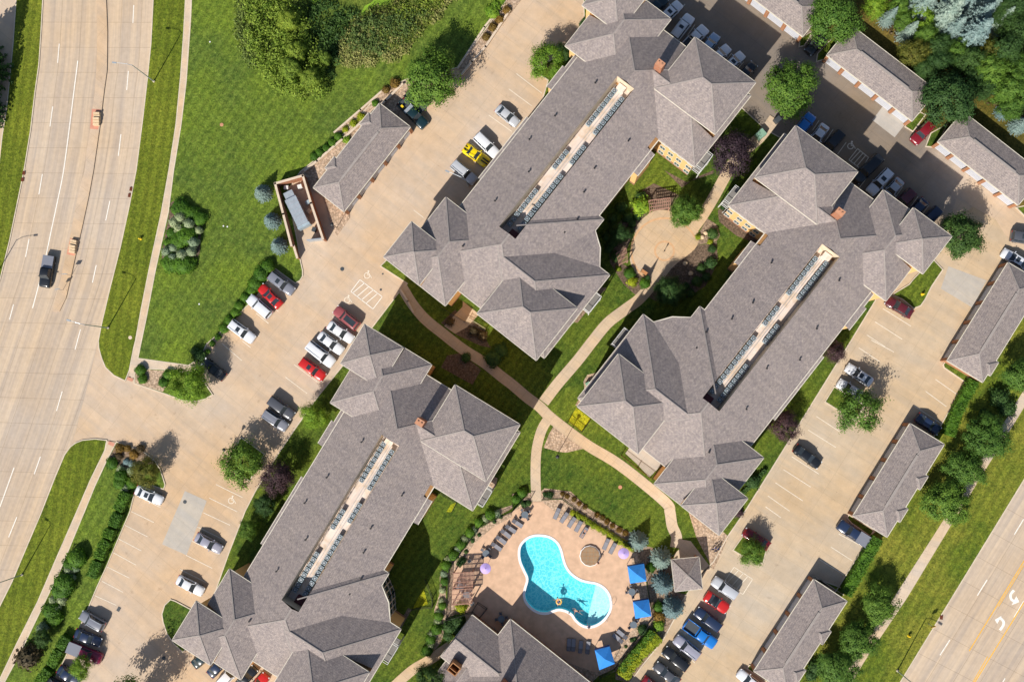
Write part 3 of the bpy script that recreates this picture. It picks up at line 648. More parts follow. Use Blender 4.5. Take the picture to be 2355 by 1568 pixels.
for s in (-1,1): winF.beam((s*.5,-.03,-.8),(s*.5,-.03,.8),.08,.06)
for s in (-1,1): winF.beam((-.54,-.03,s*.8),(.54,-.03,s*.8),.06,.08)
winF=winF.mesh('window',[M['white']])
winP=MB(); winP.face([(-.5,-.02,-.8),(.5,-.02,-.8),(.5,-.02,.8),(-.5,-.02,.8)]); winP=winP.mesh('pane',[simple('window_glass',(.10,.14,.14),.2,.6)])
def chimney(par,tf,u,v,z0,z1,lu=1.05,lv=1.35):
    mb=MB(); q=[(u-lu/2,v-lv/2),(u+lu/2,v-lv/2),(u+lu/2,v+lv/2),(u-lu/2,v+lv/2)]
    for i in range(4):
        a,b=q[i],q[(i+1)%4]; mb.face([tf(*a,z0),tf(*b,z0),tf(*b,z1),tf(*a,z1)])
    mb.face([tf(*a,z1) for a in q],1)
    c=mb.build('chimney',[M['brick'],M['bcap']],par); fl=MB(); 
    for dv in (-.3,.3):
        p=tf(u,v+dv,z1); fl.tube([p,p+Vector((0,0,.18))],[.14,.14],10)
    fl.build('flue',M['bcap'],c)
H0=9.2
def apartment(label,org,ang,mir,tag):
    a=Vector((math.cos(ang),math.sin(ang))); s=-1 if mir else 1; n=Vector((a.y,-a.x))*s
    root=thing('apartment_building',label,'building',(org[0],org[1],.1))
    tf=lambda u,v,z:Vector((a.x*u+n.x*v,a.y*u+n.y*v,z))
    blks=[Blk(-12.1,42.5,-9.5,9.6,H0),Blk(27.6,42.5,-5.5,17.0,H0),Blk(-12.1,5.2,-8,17.0,H0),Blk(-12.1,11.8,-9.5,10.6,H0),
          Blk(30.4,44.4,-12.1,-1.0,H0+.8),Blk(-15.4,-1.3,-12.1,-1.0,H0+.8),
          Blk(36.9,44.4,-13.7,-6.2,H0+2.4),Blk(-15.4,-8.0,-13.7,-6.2,H0+2.4),
          Blk(33.1,43.7,4.1,16.4,H0+2.6),Blk(-13.2,-2.5,4.1,16.3,H0+2.6)]
    holes=[(0,30.8,-1.7,1.7),(25.4,27.6,8.95,9.8)]
    h=H0; p=PITCH; apex=(2.3,7.7,h+2.9*p)
    ex=[[(9.5,10.6,h),(7.75,13.0,h-.05),apex],[(7.75,13.0,h-.05),(5.2,14.9,h),apex]]
    for u0,u1,vv,d in ((4.6,17.5,-9.5,-.5),(23.5,27.9,-9.5,-1.1),(27.9,30.4,-9.5,-.6),(20.9,25.4,9.6,.9)):
        ex.append([(u0,vv,h+.002),(u1,vv,h+.002),(u1,vv+d,h-abs(d)*p),(u0,vv+d,h-abs(d)*p)])
    ro=roof(blks,holes,tf,root,ex,mir)
    for u0,u1,vv,d in ((4.6,17.5,-9.5,-.5),(23.5,27.9,-9.5,-1.1),(27.9,30.4,-9.5,-.6),(20.9,25.4,9.6,.9)):
        z=h-abs(d)*p-.09; gb=MB(); wb=MB(); gb.beam(tf(u0,vv+d,z),tf(u1,vv+d,z),.16,.2)
        i=-.45 if d>0 else .45; c=tf((u0+u1)/2,vv+d*.5+i/2,0); wb.box(c.x,c.y,0,h-abs(d)*p-.15,u1-u0-.5,abs(d)+.1,ang); gb.build('eave_trim',M['gutter'],root); wb.build('bay_wall',M['wall'],root)
    gb=MB(); gb.beam(tf(9.5,10.6,h-.1),tf(7.75,13.05,h-.13),.16,.2); gb.beam(tf(7.75,13.05,h-.13),tf(5.2,14.9,h-.1),.16,.2)
    gb.build('eave_trim',M['gutter'],root)
    # glazed bay wall under the chamfered facets
    def quadwall(mb,u0,v0,u1,v1,z0,z1,m=0): mb.face([tf(u0,v0,z0),tf(u1,v1,z0),tf(u1,v1,z1),tf(u0,v0,z1)],m)
    gw=MB(); quadwall(gw,9.0,10.2,7.4,12.5,0,h-.1); quadwall(gw,7.4,12.5,4.9,14.3,0,h-.1)
    bay=gw.build('bay_window',M['glass'],root); mu=MB()
    for (p0,p1) in (((9.0,10.2),(7.4,12.5)),((7.4,12.5),(4.9,14.3))):
        for t in (0,.33,.66,1):
            q=(p0[0]+(p1[0]-p0[0])*t,p0[1]+(p1[1]-p0[1])*t); mu.beam(tf(*q,0),tf(*q,h-.15),.16,.16)
        for z in (.5,2.9,3.3,5.8,6.2,h-.3): mu.beam(tf(*p0,z),tf(*p1,z),.15,.12)
    mu.build('mullion',M['cope'],bay)
    # open service well between the ridges
    fl=9.62; wl=MB(); 
    def zr(v): return h+(9.5-abs(v))*p
    q=[(0,-1.7),(30.8,-1.7),(30.8,1.7),(0,1.7)]
    for i in range(4):
        A,B=q[i],q[(i+1)%4]; wl.face([tf(*A,fl),tf(*B,fl),tf(*B,zr(1.7)+.12),tf(*A,zr(1.7)+.12)])
    wl.build('well_parapet',M['wellwall'],root)
    f=MB(); f.face([tf(*A,fl+.01) for A in q])
    f=f.build('well_floor',M['membrane'],root)
    # parapet rails / panels
    for v in (-1.7,1.7):
        rl=MB(); rl.beam(tf(.4,v*.80,fl+1.5),tf(30.4,v*.80,fl+1.5),.05,.05)
        for k in range(31):
            if (k*7)%5: rl.beam(tf(k+.4,v*.98,fl+.1),tf(k+.4,v*.80,fl+1.5),.05,.05)
        rl.build('well_rail',M['black'],root)
    for v in (-.25,.25):
        cp=MB(); cp.tube([tf(4,v,fl+.06),tf(29.6,v*.7,fl+.06)],[.035,.035],6); cp.build('conduit',M['galv'],root)
    hb=MB(); c=tf(.7,.6,0); hb.box(c.x,c.y,fl+.02,fl+.9,1.2,1.5,ang); hb.build('roof_hatch',simple('hatch_maroon_'+tag,(.12,.03,.035)),root)
    hb=MB(); c=tf(30.2,-.3,0); hb.box(c.x,c.y,fl+.02,fl+1.6,.9,1.4,ang); hb.build('roof_access_box',M['membrane'],root)
    chimney(root,tf,35.9,2.75,H0+2,H0+5.7)
    for (u,v) in ((24,6),(13,5.5),(3,-5),(20,-6),(-6,-4.5),(14.5,-7),(9,7.3),(39,-9.2),(32.5,7.0),(-9,7.5),(-8,12.5),(38,13),(28,-4),(17,4.5),(6,7),(-3,4),(10,-3.5),(37,-10),(-13,-10)):
        z=h+min(9.5-abs(v) if abs(v)<9.5 else 1,9)*p; zb=z-1.2
        if (u,v) in ((37,-10),(-13,-10),(39,-9.2),(-8,12.5),(38,13),(-9,7.5)): z+=3.2
        b=tf(u,v,zb); vt=MB(); vt.tube([b,b+Vector((0,0,1.2+.45))],[.09,.09],8); vt.tube([b+Vector((0,0,1.55)),b+Vector((0,0,1.75))],[.16,.16],8); vt.build('vent_pipe',M['black'],root)
    # windows: SW walls of the wings, then other sides
    wa=math.atan2(-a.y,-a.x)+math.pi/2   # facing -u
    def win(u,v,z,face):
        if face=='-u': d=-a
        elif face=='+u': d=a
        elif face=='+v': d=n
        else: d=-n
        rot=math.atan2(d.y,d.x)+math.pi/2
        c=tf(u,v,z)+Vector((d.x,d.y,0))*.03
        o=link('window',winF,root,c,rot); link('pane',winP,o)
    for v in (10.6,12.3,14.0,16.0):
        for z in (1.9,4.8,7.6): win(28.1,v,z,'-u')
    for v in (6,9,12,14.5):
        for z in (4.8,7.8): win(-12.7,v,z,'-u')
    for v in (-11.6,-8.0): 
        for z in (4.8,8.2): win(-14.9,v,z,'-u')
    for z in (4.8,7.6):
        win(-14.9,-4.2,z,'-u'); win(-14.9,-2.2,z,'-u')
        for u in (14,17.5): win(u,9.1,z,'+v')
        for u in (31,36,40): win(u,16.45,z,'+v')
        for u in (-9,-6,0,3): win(u,16.45,z,'+v')
        for u in (6.5,9.5,12.5,15.5): win(u,-9.56,z,'-v')
        for u in (19,22): win(u,-9.02,z,'-v')
        for u in (33,-6): win(u,-11.62,z,'-v')
    # balconies on the courtyard side
    for u0,u1,v0 in ((28.6,31.6,16.6),(-1.5,1.8,16.6)):
        for z in (3.1,6.1):
            b=MB(); c=tf((u0+u1)/2,v0+.75,0); b.box(c.x,c.y,z-.15,z,u1-u0,1.5,ang); bo=b.build('balcony',M['decking'],root)
            r=MB(); 
            for t in range(9):
                x=u0+(u1-u0)*t/8; r.beam(tf(x,v0+1.45,z),tf(x,v0+1.45,z+1.05),.04,.04)
            for zz in (z+.1,z+1.05):
                r.beam(tf(u0,v0+1.45,zz),tf(u1,v0+1.45,zz),.06,.06); r.beam(tf(u0,v0,zz),tf(u0,v0+1.45,zz),.06,.06); r.beam(tf(u1,v0,zz),tf(u1,v0+1.45,zz),.06,.06)
            r.build('railing',M['white'],bo)
        for x in (u0+.1,u1-.1):
            pb=MB(); pb.beam(tf(x,v0+1.4,0),tf(x,v0+1.4,6.1),.14,.14); pb.build('balcony_post',M['white'],root)
    # condensers
    ORD='first second third fourth fifth sixth seventh eighth ninth tenth eleventh twelfth'.split()
    for u0,u1,cnt,v,cl in ((29.3,22.5,8,-1.0,'upper'),(16.5,13.6,4,-1.0,'middle'),(8.4,1.7,8,-1.0,'lower'),(28.9,22.1,8,.78,'upper'),(18.8,15.9,4,.78,'middle'),(12.8,2.1,12,.78,'lower')):
        side='left' if (v<0)!=mir else 'right'; vv=v
        for k in range(cnt):
            u=u0+(u1-u0)*k/(cnt-1); q=tf(u,v,fl+.02); jit=rnd.uniform(-.04,.04)
            t=thing('condenser',f'grey condenser, {ORD[k]} from top, {cl} cluster, {side} row, roof well of the {tag}','condenser',(org[0]+q.x,org[1]+q.y,q.z+.1),ang+jit,f'condensers in the roof well of the {tag}')
            link('cabinet',AC[0],t); fo=link('fan_grille',AC[1],t); link('fan_hub',AC[2],fo)
    return root,tf
cb=MB()
cb.box(0,0,.12,.78,.72,.72); 
for sx in (-1,1):
    for sy in (-1,1): cb.box(sx*.28,sy*.28,0,.12,.08,.08)
fg=MB(); fg.disc((0,0,.79),.30,20,.17); fd=MB(); fd.disc((0,0,.786),.17,16); fd.tube([(0,0,.77),(0,0,.82)],[.08,.08],10)
AC=[cb.mesh('cabinet',[M['acm']]),fg.mesh('fan_grille',[M['acd']]),fd.mesh('fan_hub',[M['galv']])]
apartment('topmost long apartment block with hipped shingle roofs, beside the yellow car',(-9.28,24.71),R_(51.75),False,'upper block')
apartment('long hipped apartment block left of the pool with a glazed bay facing it',(-43.89,-34.89),R_(58.8),False,'lower left block')
apartment('long hipped apartment block right of the round courtyard patio',(22.86,-2.73),R_(52.0),True,'right block')
# garages -----------------------------------------------------------
def frame(c0,c1):   # local frame: origin c0, u towards c1
    a=(c1-c0).xy.normalized(); return a
def garage(label,corners,door_side,nd,doormat='door',he=2.9,dorm=()):
    N,E_,S,Wc=[W(p,he) for p in L(corners)]
    # u along the long side from W to N?  take W->N(long) or W->S(long)
    a=(N-Wc).xy; b=(S-Wc).xy
    if a.length>b.length: o=Wc.xy; U=a; V=b
    else: o=Wc.xy; U=b; V=a
    lu,lv=U.length,V.length; U=U.normalized(); V0=V.normalized(); V=Vector((U.y,-U.x)); V=V if V.dot(V0)>0 else -V
    root=thing('garage',label,'garage',(o.x,o.y,.05),0,None)
    tf=lambda u,v,z:Vector((U.x*u+V.x*v,U.y*u+V.y*v,z)); mir=(U.x*V.y-U.y*V.x)<0
    bl=[Blk(0,lu,0,lv,he,.42)]
    for (t,side) in dorm:
        uc=lu*t; bl.append(Blk(uc-1.3,uc+1.3,lv-3.0 if side else -.5,lv+.5 if side else 3.0,he,.42))
    ro=roof(bl,[],tf,root,(),mir,wall='gwall',inset=.22)
    rv=MB(); zz=he+.42*lv/2; rv.beam(tf(lv/2+.8,lv/2,zz+.06),tf(lu-lv/2-.8,lv/2,zz+.06),.42,.10); rv.build('ridge_vent',M['cap'],ro)
    # doors
    vs=.22 if door_side==0 else lv-.22; sg=-1 if door_side==0 else 1
    pw=lu/(nd); pil=MB()
    for k in range(nd):
        uc=pw*(k+.5); d=MB(); lo=tf(uc,vs+sg*.06,0); dd=tf(uc+1,vs+sg*.06,0)-lo; ang=math.atan2(dd.y,dd.x)
        d.box(lo.x,lo.y,.02,2.25,pw-.75,.06,ang); do=d.build('garage_door',M[doormat],root)
        pn=MB()
        for z in (.58,1.14,1.7):
            c=tf(uc,vs+sg*.10,0); pn.box(c.x,c.y,z,z+.04,pw-.8,.03,ang)
        pn.build('door_groove',M['galv'],do)
    for k in range(nd+1):
        uc=min(max(pw*k,.3),lu-.3); c=tf(uc,vs+sg*.14,0); pil=MB(); pil.box(c.x,c.y,0,2.7,.55,.34,ang); pil.build('brick_pier',M['gwall'],root)
garage('tan roofed garage row next to the brick waste enclosure',"01 1135,950 1425,1165 11 805,385 525,160",1,5,dorm=((.28,0),(.80,0)))
garage('garage row on the right edge, upper of the three on that side','13 2205,845 2535,1040 23 1975,375 1645,180',0,5,dorm=((.15,1),(.8,1)))
garage('garage row between two hedges, middle of the three on the right','23 1305,755 1615,945 33 1095,235 780,40',0,5,dorm=((.25,1),(.6,1)))
garage('garage row at bottom right, lowest of the three on the right','33 420,620 730,825 180,1665 32 2220,1465',0,5,dorm=((.2,1),(.62,1)))
garage('white doored garage row by the forest, cut by the top edge','03 -205,-510 580,95 320,340 -465,-265',0,5)
garage('white doored garage row by the forest, middle of the three','03 800,265 1585,870 1325,1115 540,510',0,5)
garage('white doored garage row by the forest, right of the red car','03 1820,1050 13 2560,65 2300,320 03 1560,1305',0,5)
# pool house ----------------------------------------------------------
P0=W((1173.5,1422.6),3.9).xy; d=(W((1173.5+784,1422.6+621),3.9).xy-P0).normalized(); nn=Vector((d.y,-d.x)); nn=nn if nn.y<0 else -nn
ph=thing('pool_house','brown roofed pool house with a tall chimney below the pool','building',(P0.x,P0.y,.1))
tfp=lambda u,v,z:Vector((d.x*u+nn.x*v,d.y*u+nn.y*v,z))
roof([Blk(0,30,0,13.4,3.9,.5),Blk(-5.4,8,3.4,12.1,3.9,.5,gable='0'),Blk(-4.2,2.5,7.5,17.0,3.2,.45)],[],tfp,ph,(),(d.x*nn.y-d.y*nn.x)<0)
chimney(ph,tfp,5.4,8.2,3.9,9.6,1.3,1.3)
cm=MB(); c=tfp(-2.6,11.5,0); an=math.atan2(d.y,d.x)
for (x,y,lx,ly) in ((0,.75,1.7,.14),(0,-.75,1.7,.14),(.8,0,.14,1.5),(-.8,0,.14,1.5),(.1,.2,1.5,.1)): 
    q=tfp(-2.6+x,11.5+y,0); cm.box(q.x,q.y,3.5,6.9,lx,ly,an)
cm.build('chimney_chase',M['wood'],ph)
# pavilion -------------------------------------------------------------
pc=[W(p,2.9) for p in L('32 1460,440 1720,415 1748,708 1495,735')]
ctr=sum(pc,Vector())/4; pv=thing('pavilion','small square open pavilion with shingle roof between the blue spruces and the lot','pavilion',(ctr.x,ctr.y,.1))
rb=MB(); ap=Vector((0,0,4.3))
for i in range(4):
    a_,b_=pc[i]-ctr,pc[(i+1)%4]-ctr; a_.z=b_.z=2.9; f=[a_,b_,ap]
    if (b_-a_).cross(ap-a_).z<0: f=[b_,a_,ap]
    e=(f[1]-f[0]).normalized(); mid=(f[0]+f[1])/2; rb.face(f,0,[((q-f[0]).dot(e),(q-mid).length if q is f[2] else 0) for q in f])
ro=rb.build('roof',M['roof'],pv); cbm=MB(); fb=MB(); pb=[]
for i in range(4):
    a_,b_=pc[i]-ctr,pc[(i+1)%4]-ctr; a_.z=b_.z=2.9; cbm.beam(a_,ap+Vector((0,0,.02)),.2,.05); fb.beam(a_-Vector((0,0,.1)),b_-Vector((0,0,.1)),.12,.2)
    o=MB(); q=a_*.86; o.box(q.x,q.y,0,2.95,.35,.35); o.build('post',M['brick'],pv)
cbm.build('ridge_cap',M['cap'],ro); fb.build('gutter',M['gutter'],ro)
# ------------------------------------------------------------------ foliage
RG=np.random.default_rng(11)
def leafmesh(name,C,N,S,mat,core=None):
    """one small four-cornered leaf spray per point"""
    n=len(C); N=N/np.maximum(np.linalg.norm(N,axis=1,keepdims=True),1e-6)
    A=np.cross(N,RG.normal(size=(n,3))); A/=np.maximum(np.linalg.norm(A,axis=1,keepdims=True),1e-6); B=np.cross(N,A)
    S=S[:,None]; asp=RG.uniform(.45,.8,(n,1))
    V=np.stack([C-A*S,C-B*S*asp,C+A*S,C+B*S*asp],1).reshape(-1,3)
    F=(np.arange(n*4).reshape(n,4)).tolist(); V=V.tolist()
    if core:
        b=len(V); V+=[tuple(v) for v in core.v]; F+=[tuple(b+i for i in f) for f in core.f]
    me=bpy.data.meshes.new(name); me.from_pydata(V,[],F); me.materials.append(mat); me.update(); return me
def ball(r,rz,z,n=10,m=6,jit=.12):
    mb=MB(); rr=[[1+RG.uniform(-jit,jit) for _ in range(n)] for _ in range(m+1)]
    P=lambda i,k:(r*math.sin(math.pi*i/m)*math.cos(2*math.pi*k/n)*rr[i][k%n],r*math.sin(math.pi*i/m)*math.sin(2*math.pi*k/n)*rr[i][k%n],z+rz*math.cos(math.pi*i/m))
    for i in range(m):
        for k in range(n): mb.face([P(i,k),P(i+1,k),P(i+1,k+1),P(i,k+1)])
    return mb
def unit(n):
    d=RG.normal(size=(n,3)); return d/np.linalg.norm(d,axis=1,keepdims=True)
def crown_points(R,H,zc,K,per,spread=.17,lo=-.55):
    d=unit(K*3); d=d[d[:,2]>lo][:K]; rr=RG.uniform(.35,1,len(d))**.55; wob=1+.16*np.sin(d[:,0]*5+RG.uniform(0,6))+.12*np.sin(d[:,1]*7+RG.uniform(0,6))
    cc=d*rr[:,None]*wob[:,None]; C=[];N=[]
    for c,dd in zip(cc,d):
        m=int(per*RG.uniform(.6,1.4)); p=RG.normal(size=(m,3))*spread*RG.uniform(.7,1.25); p+=np.outer(RG.uniform(-.5,1,m)*spread*1.3,dd)
        C.append(c+p); N.append(p*1.5+dd*.22+np.array([0,0,.16])+RG.normal(size=(m,3))*.09)
    C=np.concatenate(C); N=np.concatenate(N)
    return C*np.array([R,R,H])+np.array([0,0,zc]),N,cc*np.array([R,R,H])+np.array([0,0,zc])
def trunk_mesh(R,H,zc,cc,hr):
    mb=MB(); top=zc+H*.3; mb.tube([(0,0,0),(.03*R,0,zc*.5),(0,.04*R,top)],[hr,hr*.75,hr*.35],8)
    for c in cc[:9]:
        z0=zc*.45+RG.uniform(0,.4)*H; e=Vector(c)*.8+Vector((0,0,.2*z0)); mb.tube([(0,0,z0),Vector((e.x*.45,e.y*.45,(z0+e.z)/2+.2)),(e.x,e.y,e.z)],[hr*.4,hr*.26,hr*.1],5)
    return mb.mesh('trunk',[M['bark']])
TREES={}
def tree_proto(kind,var):
    key=(kind,var)
    if key in TREES: return TREES[key]
    R=4.0
    if kind in('broad','dark','lime','olive','purple'):
        K,per,sp=(130,120,.11) if kind in('broad','dark') else ((85,120,.14) if kind!='purple' else (110,90,.14))
        C,N,cc=crown_points(R,3.1,5.2,K,per,sp); me=leafmesh('crown',C,N,RG.uniform(.09,.22,len(C)),M[{'broad':'f_tree','dark':'f_dark','lime':'f_lime','olive':'f_olive','purple':'f_purple'}[kind]])
        tr=trunk_mesh(R,3.1,5.2,cc,.2)
    elif kind=='willow':
        C,N,cc=crown_points(R,3.1,5.2,200,70,.10); me=leafmesh('crown',C,N,RG.uniform(.10,.26,len(C)),M['f_scrub']); tr=trunk_mesh(R,3.1,5.2,cc,.14)
    elif kind=='sparse':
        C,N,cc=crown_points(R,2.8,4.8,56,130,.14); me=leafmesh('crown',C,N,RG.uniform(.10,.24,len(C)),M['f_tree']); tr=trunk_mesh(R,2.8,4.8,cc,.16)
    else:   # spruce: whorls of drooping boughs
        C=[];N=[]; H=9.0
        for lv in range(22):
            t=lv/21; r=R*(1-t)**.8*1.0+.12; z=.5+t*(H-.7); nb=max(5,int(17*(1-t)+4)); ph=RG.uniform(0,6)
            for b in range(nb):
                a=ph+2*math.pi*b/nb+RG.uniform(-.12,.12); rb=r*RG.uniform(.82,1.08); m=int(16+rb*14)
                s=RG.uniform(.12,1,m)**.8*rb; off=RG.normal(size=m)*.11*(1-s/rb*.5)*R*.42
                x=s*math.cos(a)-off*math.sin(a); y=s*math.sin(a)+off*math.cos(a); zz=z-.20*s+RG.uniform(-.08,.08,m)
                C.append(np.stack([x,y,zz],1)); q=np.zeros((m,3)); q[:,2]=1; q+=RG.normal(size=(m,3))*.45; q[:,0]+=math.cos(a)*.3; q[:,1]+=math.sin(a)*.3; N.append(q)
        C=np.concatenate(C);N=np.concatenate(N); core=MB(); core.tube([(0,0,.5),(0,0,H*.6),(0,0,H)],[R*.62,R*.28,.05],12)
        me=leafmesh('crown',C,N,RG.uniform(.09,.19,len(C)),M['f_spruce' if kind=='spruce' else 'f_dark'],core)
        tb=MB(); tb.tube([(0,0,0),(0,0,1.5)],[.2,.16],8); tr=tb.mesh('trunk',[M['bark']])
    TREES[key]=(me,tr); return TREES[key]
KH={'broad':8.3,'dark':8.3,'lime':8.3,'olive':8.3,'purple':8.3,'sparse':7.6,'willow':8.3,'spruce':9.0,'fir':9.0}
def tree(s,rt,H,kind,label,group=None,name=None,cat='tree'):
    """s: pixel of the crown's middle, rt: crown radius in tile pixels, H: metres"""
    R=rt*.25021/13.3*(.86 if kind not in('spruce','fir') else 1.06); hc=H*(.6 if kind not in('spruce','fir') else .3)
    p=W1(s,hc); me,tr=tree_proto(kind,rnd.randrange(3)); k=R/4.0; kz=H/KH[kind]
    t=thing(name or {'spruce':'spruce_tree','fir':'fir_tree','purple':'purple_leaf_tree'}.get(kind,'leafy_tree'),label,cat,(p.x,p.y,.1),rnd.uniform(0,6.28),group,(k,k,kz))
    link('crown',me,t); link('trunk',tr,t); return t
T=[('01 1600,720',270,8.5,'broad','large round green tree beside the dark utility pickup'),
('02 320,560',170,6,'lime','light green small tree in the island left of the topmost block'),
('02 480,500',110,5,'dark','dark green tree tucked behind the light green island tree'),
('03 610,170',235,8.5,'broad','big green tree at the top between two white doored garage rows'),
('03 195,810',245,8.5,'broad','big green tree between the topmost block and the middle forest garage'),
('03 1655,920',265,8.5,'dark','big dark green tree above the small red car'),
('13 1750,600',215,7.5,'dark','dark green tree at the corner of the right block'),
('12 1590,365',150,5.5,'broad','bright round tree on the edge of the courtyard patio'),
('12 1440,1115',150,5,'dark','dark green shaded tree below the courtyard patio'),
('12 990,590',95,4,'dark','dark leafy small tree in the shaded bed left of the patio'),
('02 2010,1410',205,6,'purple','large purple leaved tree beside the topmost block'),
('21 190,1250',160,5.5,'purple','round purple leaved tree beside the lower left block'),
('23 610,100',110,4.5,'purple','purple tree against the right block, upper of two'),
('23 150,780',140,5,'purple','purple tree against the right block, lower of two'),
('20 1745,400',185,6.5,'lime','loose bright green tree on the entrance island'),
('20 2215,1115',215,6,'sparse','thin crowned tree on the small lot island with long branches'),
('20 1345,1200',145,5,'olive','olive and yellow tree beside the silver sedan with sunroof'),
('21 540,680',135,5,'lime','small bright tree in the lawn by the lower left block'),
('21 90,1500',110,4,'dark','small dark green tree in shade left of the lower left block'),
('30 2290,170',100,4,'sparse','small spiky green tree at the lower left walk edge'),
('30 750,1430',108,4,'lime','round bright green tree among the lower left parked cars'),
('30 395,1160',85,3.2,'dark','small dark tree in the southwest lawn above the brown shrub'),
('23 840,625',215,6.5,'sparse','green tree on the bay beside the two white sedans'),
('23 2330,300',165,6,'broad','green tree at right edge above the footpath gap'),
('23 2010,885',200,5.2,'broad','green tree over the footpath, second from the top on the right'),
('23 1810,1170',178,5,'broad','green tree over the footpath beside the middle right garage'),
('23 1645,1470',205,5.5,'broad','green footpath tree below the middle right garage corner'),
('33 1015,850',170,4.8,'broad','green tree over the footpath beside the lowest right garage top'),
('33 825,1175',172,4.8,'broad','green tree over the footpath midway along the lowest right garage'),
('33 640,1440',185,4.8,'broad','green footpath tree at the bottom of the lowest right garage'),
('32 2200,375',135,4.2,'sparse','yellow green small tree hiding part of the red car'),
('31 1600,1530',140,5,'dark','dark round tree at the bottom edge left of the pool house'),
('D 296,1618',245,9,'sparse','large tree at the bottom edge casting a leafy shadow on the lot'),
('11 55,205',88,4.2,'spruce','blue spruce left of the brick waste enclosure, top of three'),
('11 140,460',84,4.0,'spruce','blue spruce left of the brick waste enclosure, middle of three'),
('11 205,690',84,4.0,'spruce','blue spruce left of the brick waste enclosure, bottom of three'),
('32 1155,275',98,3.8,'spruce','blue spruce at the pool corner beside the pale umbrella'),
('32 1370,435',106,4.4,'spruce','blue spruce left of the pavilion, upper one'),
('32 1390,665',107,4.4,'spruce','blue spruce left of the pavilion, lower one'),
('32 1475,890',107,4.4,'spruce','blue spruce below the pavilion by the parked cars'),
('12 1245,985',28,3.6,'fir','narrow pointed evergreen casting a spire shadow on the patio'),
('D -62,249',230,12,'fir','tall conifer beyond the left edge casting a pointed shadow'),
('D -70,150',300,14,'fir','tallest conifer beyond the upper left corner'),

]
for (s,r,H,k,l) in T: tree(s,r,H,k,l)
NE=[('1110,165',76,6.5,'spruce'),('1285,300',92,7,'spruce'),('1400,50',190,11,'spruce'),('1610,170',195,12.5,'spruce'),('1850,360',200,12.5,'spruce'),('1760,40',160,11.5,'spruce'),('1990,100',150,11.5,'spruce'),('2090,220',125,10,'spruce'),('1660,310',130,10.5,'spruce'),('2180,1020',78,5,'spruce'),('2310,1150',85,5,'spruce'),('1900,200',150,11.5,'spruce'),
('980,60',120,6,'lime'),('1200,55',95,6,'broad'),('1415,170',110,6,'lime'),('1235,195',85,5,'broad'),('1450,320',105,6,'broad'),('1350,490',140,6,'olive'),('1560,430',130,6,'dark'),('1560,570',120,6,'dark'),('1830,560',140,7,'dark'),('2260,60',170,9,'dark'),('2260,300',150,9,'dark'),('2170,460',160,9,'dark'),('2050,640',160,8,'broad'),('2220,820',160,8,'broad'),('2300,660',130,8,'broad'),('2230,990',110,6,'broad'),('2020,480',120,7,'olive'),('1440,640',100,5,'dark'),('1990,820',110,6,'dark'),('2340,900',120,6,'dark'),('2150,130',120,9,'dark'),('1720,470',110,6,'broad'),('1900,700',110,6,'dark')]
for i,(s,r,H,k) in enumerate(NE):
    kn={'spruce':'pale blue spruce','lime':'bright lime green tree','broad':'mid green leafy tree','dark':'dark green tree','olive':'brownish olive tree'}[k]
    x,y=map(int,s.split(',')); ns=[(abs(int(q[0].split(',')[0])-x)+abs(int(q[0].split(',')[1])-y),q) for q in NE if q[0]!=s and q[3]!=k]; nb=min(ns,key=lambda z:z[0])[1]
    nx,ny=map(int,nb[0].split(',')); hd=('right of' if abs(x-nx)>abs(y-ny) and x>nx else 'left of' if abs(x-nx)>abs(y-ny) else 'below' if y>ny else 'above')
    sz='large' if r>140 else 'small' if r<100 else 'medium'
    rk=1+sum(1 for q in NE[:i] if q[3]==k); od='first second third fourth fifth sixth seventh eighth ninth tenth eleventh twelfth'.split()[min(rk-1,11)]
    sz=sz if not kn.startswith('dark') else sz+[' broad',' rounded',' ragged'][i%3]
    band='top edge' if y<180 else 'upper' if y<420 else 'middle' if y<700 else 'lower'
    tree('03 '+s,r,H,k,f'{sz} {kn}, forest {band} part, {hd} a {nb[3].replace("broad","mid green").replace("lime","lime green").replace("dark","dark green")} one',group='trees of the upper right forest')
# shrubs --------------------------------------------------------------
def shrub_mesh(mat,n=520,loose=.10,ls=(.07,.15)):
    d=unit(n*2); d=d[d[:,2]>-.25][:n]; wob=1+.10*np.sin(d[:,0]*6+1)+.10*np.sin(d[:,1]*5+2); C=d*(wob+RG.normal(size=n)*loose)[:,None]
    core=ball(.95,.88,.0,12,8,.05); return leafmesh('foliage',C*np.array([1,1,.92])+np.array([0,0,.0]),d+RG.normal(size=(n,3))*.38,RG.uniform(*ls,n),mat,core)
SH_={k:[shrub_mesh(M[m],*a) for _ in range(2)] for k,m,a in (('g','f_shrub',(700,.05,(.06,.12))),('y','f_grey',(520,.12,(.07,.15))),('l','f_lime',(420,.16,(.08,.18))),('x','f_yel',(420,.18,(.09,.20))),('r','f_rust',(380,.18,(.09,.2))),('b','f_spruce',(420,.14,(.08,.16))),('d','f_dark',(420,.14,(.09,.18))),('w','f_brown',(300,.25,(.10,.25))),('p','f_purple',(400,.15,(.09,.2))))}
SN={'g':'dark green clipped shrub','y':'grey green globe shrub','l':'light green shrub','x':'yellow green shrub','r':'rust tinted shrub','b':'small blue spruce shrub','d':'dark leafy shrub','w':'brown dry shrub','p':'purple leaf shrub'}
